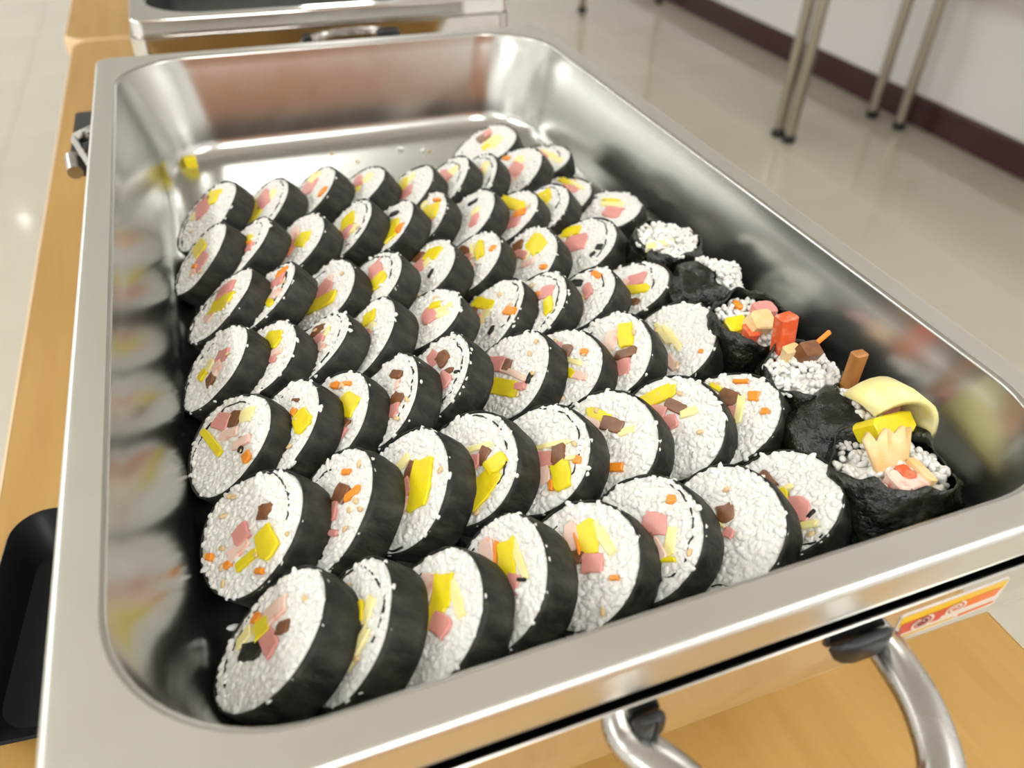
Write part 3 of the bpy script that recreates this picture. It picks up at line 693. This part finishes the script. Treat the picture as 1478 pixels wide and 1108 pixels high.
    ('G2', [-91.6, -206.7, -37.5], 171.6, 42.1, 22.5, 13.5, [-0.02, -0.029, 0.006, 0.014],
     [('y', -1.9, 4.6, 7.5, 6.4, 77), ('e', 0.2, 10.6, 7.9, 3.7, 137), ('e', 9.4, 4.3, 11.7, 3.3, 118), ('h', 3.9, -1.0, 7.5, 7.7, 109), ('o', -4.1, -2.3, 6.2, 0.9, 47), ('c', -7.4, 3.2, 3.8, 2.1, 148)]),
    ('G3', [-66.7, -211.0, -37.3], 174.5, 45.5, 22.9, 13.7, [-0.033, -0.002, 0.012, 0.014],
     [('y', -4.8, 7.2, 10.6, 7.5, 150), ('h', 5.2, 3.8, 5.7, 7.8, 118), ('y', 1.2, -2.2, 9.4, 4.9, 126), ('e', 1.2, 12.1, 12.3, 3.4, 1), ('c', -9.8, 1.2, 9.2, 6.3, 143)]),
    ('G4', [-43.4, -206.3, -36.7], 176.1, 43.2, 23.1, 14.2, [-0.012, -0.019, 0.01, 0.023],
     [('y', -4.6, 7.6, 11.2, 6.6, -17), ('h', 4.6, 5.8, 5.9, 6.0, 136), ('o', -9.6, 4.3, 6.9, 1.7, 151), ('e', -1.1, 12.0, 13.0, 2.6, -1), ('c', -11.0, 0.7, 10.3, 5.4, -10), ('k', 6.2, 10.4, 2.9, 0.9, 53)]),
    ('G5', [-13.7, -206.7, -38.3], 184.5, 49.7, 22.9, 14.3, [0.004, 0.023, -0.001, -0.005],
     [('y', -5.0, 7.8, 9.9, 5.8, -18), ('h', 3.5, 4.0, 7.2, 5.8, 57), ('b', -2.3, 0.3, 5.3, 3.9, 48), ('e', -1.0, 12.0, 11.9, 3.1, -5), ('c', -9.8, 3.2, 9.1, 3.9, -23), ('o', -5.6, 3.6, 6.6, 1.0, -18), ('o', 13.1, 7.5, 2.9, 1.5, 49)]),
    ('G6', [10.9, -204.6, -37.4], 182.7, 47.4, 23.4, 14.5, [0.003, -0.002, -0.012, 0.0],
     [('h', -0.6, 6.7, 7.8, 6.7, 43), ('b', 1.3, 2.0, 4.2, 2.5, 48), ('o', -3.3, 16.7, 3.0, 2.8, 46), ('e', 8.5, 7.3, 8.4, 3.4, 133), ('c', 8.0, 2.7, 7.1, 3.0, -5), ('y', 13.0, 3.2, 5.0, 1.4, 49)]),
    ('G7', [39.3, -209.9, -37.2], 184.1, 48.4, 23.5, 14.4, [-0.009, 0.003, 0.001, 0.01],
     [('b', -2.9, 4.7, 5.4, 5.3, 66), ('h', 3.5, 0.9, 3.6, 3.0, 28), ('e', -0.4, 0.9, 2.8, 1.0, 9)]),
    ('G8', [66.4, -206.0, -38.2], 174.3, 50.7, 22.5, 14.4, [-0.019, 0.019, -0.008, -0.002],
     [('h', 6.6, 3.6, 8.4, 7.9, 47), ('y', -1.3, 1.9, 4.9, 5.4, 63), ('b', -9.8, 1.5, 7.9, 3.6, 4), ('e', 13.1, 2.2, 9.3, 2.3, 64), ('k', 11.0, 7.0, 3.4, 1.1, 103), ('e', -3.2, 5.0, 5.3, 1.8, 74)]),
]
ORD = ['', 'first', 'second', 'third', 'fourth', 'fifth', 'sixth', 'seventh', 'eighth', 'ninth', 'tenth', 'eleventh']
WORD = dict(y='radish', h='ham', b='burdock', e='egg', c='crabstick', o='carrot')
ROLLS += [('Ea', [97.0, -113.0, -43.0], 180.0, 50.0, 20.0, 8.0, [-0.02, 0.0, 0.0, 0.0], [('c', 0.0, 0.0, 6.0, 4.0, 20)]),
          ('F9', [97.0, -166.0, -43.5], 184.0, 50.0, 20.0, 8.0, [-0.02, 0.0, 0.0, 0.0], [('h', 0.0, 4.0, 6.0, 4.0, 20)]),
          ('G9', [94.5, -203.5, -43.0], 180.0, 52.0, 20.0, 8.0, [-0.02, 0.0, 0.0, 0.0], [('h', 5.0, 12.0, 6.0, 6.0, 20)])]
SPECIAL = {'Ea': 'half buried kimbap slice under the upright chunky end piece', 'F9': 'half buried kimbap slice under the red crab stick end piece',
           'G9': 'half buried kimbap slice with pink ham between radish end piece and fish cake end piece',
           'A9': 'kimbap slice lying apart beyond the last row, nearest the empty pan floor',
           'Aa': 'kimbap slice with pale egg filling, lying just beside the outermost apart slice',
           'Ab': 'flat lying kimbap slice next to the side wall, behind the radish slices',
           'Ba': 'face-up kimbap slice with radish over pink ham against the pan side wall'}

def make_roll(name, c, az, el, r, t, H, fl):
    c = np.array(c) / 1000
    r, t = r / 1000, t / 1000
    az, el = math.radians(az), math.radians(el)
    nrm = Vector((math.cos(el) * math.cos(az), math.cos(el) * math.sin(az), math.sin(el)))
    a = Vector((0, 0, 1)).cross(nrm).normalized()
    b = nrm.cross(a)
    MX = Matrix([[a.x, b.x, nrm.x, c[0]], [a.y, b.y, nrm.y, c[1]], [a.z, b.z, nrm.z, c[2]], [0, 0, 0, 1]])
    row = 'GFEDCBA'.index(name[0]) + 1
    main = [k for k, *_ in sorted(fl, key=lambda f: -f[3] * f[4]) if k in WORD]
    look = []
    for k in main:
        if WORD[k] not in look: look.append(WORD[k])
    look = '-and-'.join(look[:2])
    if name in SPECIAL: lab = SPECIAL[name]
    else:
        lab = f'{look} kimbap slice, {ORD[int(name[1])]} from bare side wall, {ORD[row]} row from steel handle'
    root = thing('kimbap_slice', (float(c[0]), float(c[1]), ZF), lab, 'kimbap', 'kimbap slices in the steel pan')
    n = 56
    th = np.arange(n) * 2 * np.pi / n
    shp = 1 + H[0] * np.cos(2 * th) + H[1] * np.sin(2 * th) + H[2] * np.cos(3 * th) + H[3] * np.sin(3 * th) + smooth_noise(n, 9, 0.010)
    R = r * shp
    # rice body
    rings = []
    for f, z in ((0.965, -t + 0.0004), (0.972, -t * 0.5), (0.972, -0.0012), (0.955, -0.0002), (0.8, -0.0001), (0.6, -0.0001), (0.4, -0.0001), (0.2, -0.0001)):
        zz = z + (rng.normal(0, 0.00012, n) if f < 0.94 else 0)
        rings.append(np.c_[R * f * np.cos(th), R * f * np.sin(th), np.full(n, 0.0) + zz])
    V = np.vstack(rings + [np.array([[0, 0, 0.0]]), np.array([[0, 0, -t + 0.0004]])])
    T = grid_tris(len(rings), n)
    L = (len(rings) - 1) * n
    cap = [(L + j, L + (j + 1) % n, len(V) - 2) for j in range(n)] + [((j + 1) % n, j, len(V) - 1) for j in range(n)]
    body = (V, np.vstack([T, np.array(cap)]))
    # grains over the cut face
    sp = 0.0020
    pts = []
    k = int(r / sp) + 2
    for i in range(-k, k + 1):
        for j in range(-k, k + 1):
            x = (i + 0.5 * (j % 2)) * sp + rng.normal(0, 0.0004)
            y = j * sp * 0.866 + rng.normal(0, 0.0004)
            rr, aa = math.hypot(x, y), math.atan2(y, x)
            lim = np.interp(aa % (2 * np.pi), np.r_[th, 2 * np.pi], np.r_[R, R[0]]) - 0.0013
            if rr > lim: continue
            ok = True
            for ty, fx, fy, fL, fW, fa in fl:
                ca, sa = math.cos(math.radians(fa)), math.sin(math.radians(fa))
                dx, dy = x - fx / 1000, y - fy / 1000
                u, v = dx * ca + dy * sa, -dx * sa + dy * ca
                if abs(u) < fL / 1660 + 0.0004 and abs(v) < fW / 1660 + 0.0004: ok = False
            if ok: pts.append((x, y, -0.00056 + rng.normal(0, 0.00022)))
    # a ragged fringe poking past the nori
    for _ in range(0 if name in ('E1', 'G1', 'D1') else 3):
        aa = rng.uniform(0, 2 * np.pi)
        lim = np.interp(aa, np.r_[th, 2 * np.pi], np.r_[R, R[0]]) - rng.uniform(0.0008, 0.0014)
        pts.append((lim * math.cos(aa), lim * math.sin(aa), -0.0003))
    P = np.array(pts)
    m = len(P)
    sc = np.c_[rng.uniform(0.0016, 0.0025, m), rng.uniform(0.0011, 0.00145, m), rng.uniform(0.0008, 0.00105, m)]
    gr = grains(P, sc, rand_rot(m, 0.3), ICO2 if name[0] in 'DEFG' else ICO1)
    rice = part('rice', tri_mesh('rice', *cat(body, gr)), M['rice'], root, matrix=MX, kind='stuff')
    # nori wrapper
    nz = 7
    zs = np.linspace(-t - 0.0002, 0.0002, nz)
    edge = smooth_noise(n, 20, 0.00018)
    outer, inner = [], []
    ph = rng.uniform(0, 6.28)
    for i, z in enumerate(zs):
        w = i / (nz - 1)
        bul = 0.0005 * math.sin(math.pi * w) + rng.normal(0, 0.00013, n)
        zz = z + edge * (1 if i == nz - 1 else 0) * 1.0
        outer.append(np.c_[(R + bul) * np.cos(th), (R + bul) * np.sin(th), np.full(n, 0) + zz])
        inner.append(np.c_[(R - 0.00045) * np.cos(th), (R - 0.00045) * np.sin(th), np.full(n, 0) + zz])
    V = np.vstack(outer + inner[::-1])
    T = grid_tris(2 * nz, n)
    last = (2 * nz - 1) * n
    cl = [(last + j, last + (j + 1) % n, (j + 1) % n) for j in range(n)] + [(last + j, (j + 1) % n, j) for j in range(n)]
    part('nori', tri_mesh('nori', V, np.vstack([T, np.array(cl)])), M['nori'], root, matrix=MX)
    # inner lap of seaweed showing as a thin dark line
    a0 = {'E1': 3.5, 'G1': 4.4, 'A8': 4.6, 'A5': 5.4, 'F5': 1.2, 'F4': 1.4, 'F1': 1.7, 'G7': 4.9, 'G8': 5.3, 'E9': 5.0, 'G5': 4.2, 'G6': 0.8}.get(name, random.choice([1.2, 2.0, 4.0, 4.6, 5.2]))
    span = random.uniform(1.5, 2.6)
    q = 30
    V, F = [], []
    wob = smooth_noise(q, 12, 0.0006)
    for i in range(q):
        w = i / (q - 1)
        aa = a0 - span / 2 + span * w
        rad = r * (0.74 + 0.16 * w) + wob[i]
        hw = 0.00022 * (0.6 + abs(math.sin(i * 1.7 + ph)))
        zt = 0.00042 + 0.00022 * math.sin(i * 0.9 + ph)
        ca, sa = math.cos(aa), math.sin(aa)
        for q2, z in ((-hw, -0.002), (-hw, zt), (hw, zt), (hw, -0.002)):
            V.append(((rad + q2) * ca, (rad + q2) * sa, z))
        if i:
            o = 4 * i
            for s in range(3): F.append((o - 4 + s, o - 3 + s, o + 1 + s, o + s))
    part('nori_lap', raw_mesh('nori_lap', V, F), M['nori'], root, matrix=MX)
    # fillings
    for i, (ty, x, y, L_, W_, an) in enumerate(fl):
        nm, mt, proud = FILL[ty]
        me = raw_mesh(nm, *prism(L_ * 1.2 / 1000, W_ * 1.22 / 1000, -min(0.004, t * 0.6), proud + random.uniform(-0.0003, 0.0004) + i * 0.00007, 0.16), smooth=35)
        part(nm, me, M[mt], root, matrix=MX @ Matrix.Translation((x / 1000, y / 1000, 0)) @ Matrix.Rotation(math.radians(an), 4, 'Z'))
    # sesame
    ns = {'F1': 9, 'G2': 8, 'F2': 6, 'E4': 5, 'E7': 8, 'E6': 4, 'E2': 4, 'D6': 3, 'E3': 3, 'G3': 3, 'F8': 3, 'E9': 3, 'F7': 3, 'D3': 2, 'D4': 2}.get(name, 1)
    an = rng.uniform(0, 6.28, ns)
    rd = r * rng.uniform(0.45, 0.88, ns)
    P = np.c_[rd * np.cos(an), rd * np.sin(an), np.full(ns, 0.0009)]
    part('sesame_seeds', tri_mesh('sesame_seeds', *grains(P, np.tile([0.0016, 0.00095, 0.0005], (ns, 1)), rand_rot(ns, 0.2))), M['sesame'], root, matrix=MX, kind='stuff')
    return root

for rdat in ROLLS:
    make_roll(*rdat)

# ------------------------------------------------------------------ ragged roll ends along the side wall
def end_piece(base, axis, r, h, label, sticks, wet=True, crumple=0.0016, squash=1.0, fill=0.9, ng=70, lip=0.003, rice_up=0.003, lv=0.8):
    ax = Vector(axis).normalized()
    s = ax.cross(Vector((0, 1, 0)) if abs(ax.y) < 0.8 else Vector((1, 0, 0))).normalized()
    # keep local x close to world x
    s = Vector((1, 0, 0)) - ax * ax.x
    if s.length < 0.2: s = Vector((0, 1, 0)) - ax * ax.y
    s.normalize()
    w = ax.cross(s)
    MX = Matrix([[s.x, w.x, ax.x, base[0]], [s.y, w.y, ax.y, base[1]], [s.z, w.z, ax.z, base[2]], [0, 0, 0, 1]])
    root = thing('kimbap_end', (base[0], base[1], ZF), label, 'kimbap', 'ragged kimbap ends along the pan side wall')
    n, nz = 72, 14
    ng = int(ng * 1.5)
    th = np.arange(n) * 2 * np.pi / n
    edge = smooth_noise(n, 16, lip)
    base_sh = 1 + smooth_noise(n, 6, 0.05)
    outer, inner = [], []
    f1 = [(rng.integers(3, 9), rng.uniform(0, 6.28), rng.uniform(6, 22), rng.uniform(0, 6.28)) for _ in range(9)]
    for i in range(nz):
        v = i / (nz - 1)
        prof = 0.80 + 0.2 * min(1, v / 0.2) ** 0.6 - 0.13 * max(0, (v - 0.6) / 0.4) ** 2
        rad = r * prof * base_sh
        cr = sum(np.cos(m_ * th + p1 + q_ * v * 0.6) * np.sin(q_ * v + p2) for m_, p1, q_, p2 in f1) / 3
        rad = rad + crumple * cr + rng.normal(0, 0.00012, n)
        z = h * v + edge * v ** 3
        outer.append(np.c_[rad * np.cos(th), rad * squash * np.sin(th), z])
        inner.append(np.c_[(rad - 0.0005) * np.cos(th), (rad - 0.0005) * squash * np.sin(th), z])
    V = np.vstack(outer + inner[::-1][:7])
    T = grid_tris(nz + 7, n)
    V = np.vstack([V, [[0, 0, 0.0]]])
    cap = [((j + 1) % n, j, len(V) - 1) for j in range(n)]
    part('nori', tri_mesh('nori', V, np.vstack([T, cap])), M['wetnori' if wet else 'nori'], root, matrix=MX)
    # rice plug with loose grains
    rings = []
    R = r * fill * base_sh * 0.95
    for f, z in ((0.85, h * 0.35), (0.95, h * 0.6), (0.88, h * (lv - 0.06)), (0.6, h * lv + rice_up * 0.4), (0.3, h * lv + rice_up * 0.6)):
        rings.append(np.c_[R * f * np.cos(th), R * squash * f * np.sin(th), np.full(n, z) + (rng.normal(0, 0.0005, n) if f < 0.9 else 0)])
    Vb = np.vstack(rings + [np.array([[0, 0, h * lv + rice_up * 0.6]])])
    Lr = (len(rings) - 1) * n
    Tb = np.vstack([grid_tris(len(rings), n), np.array([(Lr + j, Lr + (j + 1) % n, len(Vb) - 1) for j in range(n)])])
    a = rng.uniform(0, 2 * np.pi, ng)
    q = np.sqrt(rng.uniform(0, 1, ng))
    rr = q * r * 0.84
    P = np.c_[rr * np.cos(a), rr * squash * np.sin(a), h * lv + rice_up * (1 - q) + rng.uniform(0, 0.002, ng)]
    sc = np.c_[rng.uniform(0.0016, 0.0023, ng), rng.uniform(0.0011, 0.0014, ng), rng.uniform(0.001, 0.0013, ng)]
    part('rice', tri_mesh('rice', *cat((Vb, Tb), grains(P, sc, rand_rot(ng, 0.7)))), M['rice'], root, matrix=MX, kind='stuff')
    MI = MX.inverted()
    for nm, mt, p, d, L_, W_, H_ in sticks:       # p: centre of visible end in rim coordinates, d: direction, L x W section, H length
        d = Vector(d).normalized()
        u = Vector((1, 0, 0)) - d * d.x
        if u.length < 0.2: u = Vector((0, 1, 0)) - d * d.y
        u.normalize()
        v = d.cross(u)
        p = Vector(p)
        MS = Matrix([[u.x, v.x, d.x, p.x], [u.y, v.y, d.y, p.y], [u.z, v.z, d.z, p.z], [0, 0, 0, 1]])
        part(nm, raw_mesh(nm, *prism(L_, W_, -H_, 0, 0.07, 16, 0.98, 0.0006), smooth=35), M[mt], root, matrix=MS)
    return root

up = (0, 0, 1)
END = []
e1 = end_piece((0.108, -0.040, ZF + 0.001), (0.03, -0.08, 1), 0.0190, 0.043, 'ragged kimbap end topped with plain rice, beside the shiny seaweed lump',
          [('egg_strip', 'egg', (0.102, -0.049, -0.020), (0, -0.3, 1), 0.016, 0.004, 0.01), ('nori_scrap', 'wetnori', (0.1115, -0.042, -0.0185), (0, -0.2, 1), 0.004, 0.003, 0.01)], ng=130, rice_up=0.005, lip=0.002, lv=0.93)
e2 = end_piece((0.098, -0.083, ZF + 0.0205), (0.80, 0.12, 0.62), 0.0195, 0.024, 'shiny black seaweed lump with loose rice spilling toward the side wall',
          [], ng=190, crumple=0.0020, rice_up=0.013, lv=1.0)
e3 = end_piece((0.1085, -0.117, ZF + 0.0035), (-0.05, -0.14, 1), 0.0195, 0.044, 'upright kimbap end with chunky crab stick, ham and radish, beside shiny seaweed lump',
          [('radish_strip', 'radish', (0.0975, -0.1245, -0.0185), (-0.1, -0.3, 1), 0.010, 0.0075, 0.012),
           ('crab_stick', 'crabred', (0.1010, -0.1305, -0.0185), (0, -0.2, 1), 0.006, 0.008, 0.014),
           ('crab_stick', 'fishcake', (0.1070, -0.1300, -0.0150), (0.25, -0.5, 1), 0.0125, 0.0095, 0.016),
           ('ham_strip', 'ham', (0.1130, -0.1215, -0.0150), (0.1, -0.1, 1), 0.011, 0.008, 0.016),
           ('carrot_bit', 'carrot', (0.1065, -0.1115, -0.0185), (0, 0, 1), 0.003, 0.006, 0.01),
           ('burdock_strip', 'burdock', (0.1175, -0.1275, -0.0185), (0, 0, 1), 0.006, 0.005, 0.01)], ng=75, lv=0.86)
e4 = end_piece((0.1095, -0.155, ZF + 0.003), (-0.05, -0.1, 1), 0.0178, 0.041, 'kimbap end with red crab stick and brown burdock standing up from loose rice',
          [('crab_stick', 'crabred', (0.1055, -0.1435, -0.0045), (-0.05, 0.12, 1), 0.0082, 0.0068, 0.024),
           ('fish_cake_strip', 'fishcake', (0.1035, -0.1535, -0.0130), (-0.1, -0.1, 1), 0.0075, 0.005, 0.016),
           ('burdock_strip', 'burdock', (0.1085, -0.1590, -0.0105), (0.1, -0.35, 1), 0.0095, 0.0075, 0.022),
           ('carrot_bit', 'carrot', (0.1235, -0.1510, -0.0115), (1, 0.2, 0.5), 0.002, 0.0015, 0.009)], ng=130, rice_up=0.009, lv=0.9)
e5 = end_piece((0.0955, -0.185, ZF + 0.0165), (0.66, -0.05, 0.62), 0.0192, 0.030, 'kimbap end of dark crumpled seaweed spilling egg and bright yellow radish',
          [('burdock_stick', 'fishstick', (0.1155, -0.1755, -0.0030), (-0.05, -0.03, 1), 0.0058, 0.0045, 0.024),
           ('ham_strip', 'ham', (0.1245, -0.1850, -0.0150), (0.5, 0.4, 0.7), 0.014, 0.010, 0.016),
           ('radish_strip', 'radish', (0.1145, -0.2030, -0.0165), (0.25, -0.62, 0.75), 0.0235, 0.0090, 0.010)], ng=140, crumple=0.0016, rice_up=0.010, lv=0.95)
e6 = end_piece((0.1038, -0.2185, ZF + 0.0025), (0.03, 0.10, 1), 0.0238, 0.043, 'biggest ragged kimbap end with fanned fish cake strips, in the pan corner',
          [('crab_stick', 'crabred', (0.1015, -0.2225, -0.0170), (0, 0.1, 1), 0.005, 0.007, 0.012),
           ('crab_stick', 'crab', (0.0965, -0.2250, -0.0175), (-0.1, -0.1, 1), 0.0045, 0.009, 0.008),
           ('crab_stick', 'crab', (0.1030, -0.2270, -0.0180), (0.1, -0.1, 1), 0.010, 0.006, 0.007),
           ('fish_cake_strip', 'fishcake', (0.1080, -0.2235, -0.0170), (0.2, 0, 1), 0.004, 0.012, 0.014)], ng=150, crumple=0.0022, rice_up=0.006, lv=0.84)

def sheet(pts, thick):
    """a bent ribbon through rows of points with thickness"""
    rows, n = len(pts), len(pts[0])
    V = [Vector(p) for r_ in pts for p in r_]
    F = [(i * n + j, i * n + j + 1, (i + 1) * n + j + 1, (i + 1) * n + j) for i in range(rows - 1) for j in range(n - 1)]
    me = bpy.data.meshes.new('sheet')
    me.from_pydata([tuple(v) for v in V], [], F)
    me.polygons.foreach_set('use_smooth', [True] * len(F))
    return me
def add_sheet(name, pts, thick, m, parent):
    me = sheet(pts, thick)
    o = part(name, me, m, parent)
    md = o.modifiers.new('thickness', 'SOLIDIFY')
    md.thickness = thick
    md.offset = 0
    return o
# folded egg sheet arching over the spilled radish
arc = []
for i in range(12):
    w = i / 11
    a = math.radians(150 - 175 * w)
    cx_, cy_, cz_ = 0.1165, -0.1945, -0.0205
    px, pz = cx_ + 0.0115 * math.cos(a) + 0.004 * w, cz_ + 0.0125 * math.sin(a)
    arc.append([(px - 0.002, cy_ + 0.010 - 0.006 * w, pz), (px, cy_ + 0.003 - 0.007 * w, pz + 0.0006), (px + 0.001, cy_ - 0.004 - 0.008 * w, pz)])
add_sheet('egg_sheet', arc, 0.0028, M['egg'], e5)
# fanned fish cake
fan = []
for i in range(9):
    w = i / 8
    x = 0.0905 + 0.0205 * w
    top = -0.0085 + 0.0022 * math.sin(i * 2.4) - 0.004 * abs(w - 0.5)
    fan.append([(x * 0.4 + 0.1015 * 0.6, -0.2200, -0.028), (x * 0.75 + 0.1015 * 0.25, -0.2165, -0.0185 + 0.001 * math.sin(i * 3)), (x, -0.2105 + 0.0015 * math.sin(i * 2), top)])
add_sheet('fish_cake_fan', fan, 0.0016, M['fishcake'], e6)

# ------------------------------------------------------------------ crumbs on the pan floor
rc = part('radish_cube', raw_mesh('radish_cube', *xf(prism(0.0085, 0.0075, 0, 0.0075, 0.04, 20, 1.0, 0.0008), Matrix.Translation((-0.118, 0.221, ZF + 0.0002)) @ Matrix.Rotation(0.2, 4, 'Z')), smooth=35), M['radish'], org=(-0.118, 0.221, ZF))
tag(rc, 'bright yellow pickled radish cube alone on the empty pan floor', 'radish')
gm = tri_mesh('loose_rice_grain', *grains(np.zeros((1, 3)), np.array([[0.0026, 0.0012, 0.0011]]), rand_rot(1, 0.0)))
gm.materials.append(M['grain'])
sm = tri_mesh('loose_sesame_seed', *grains(np.zeros((1, 3)), np.array([[0.0017, 0.001, 0.0006]]), rand_rot(1, 0.0)))
sm.materials.append(M['sesame'])
def crumb(me, name, x, y, z, ang, label, cat_, grp):
    o = bpy.data.objects.new(name, me)
    link(o)
    o.location = (x, y, z + Z0)
    o.rotation_euler = (0, 0, ang)
    tag(o, label, cat_, grp)
for i, (x, y) in enumerate([(0.03, 0.208), (0.045, 0.2), (-0.1275, -0.181), (-0.1275, -0.174), (-0.126, -0.1775)]):
    crumb(gm, 'rice_grain', x, y, ZF + 0.0011, i * 1.3, 'single loose rice grain stuck to the bare pan floor', 'rice grain', 'loose rice grains on the pan floor')
for i, (x, y) in enumerate([(-0.005, 0.196), (0.05, 0.198), (-0.112, 0.15), (0.036, 0.17), (-0.02, 0.215)]):
    crumb(sm, 'sesame_seed', x, y, ZF + 0.0006, i * 0.9, 'single loose sesame seed on the bare pan floor', 'sesame seed', 'loose sesame seeds on the pan floor')
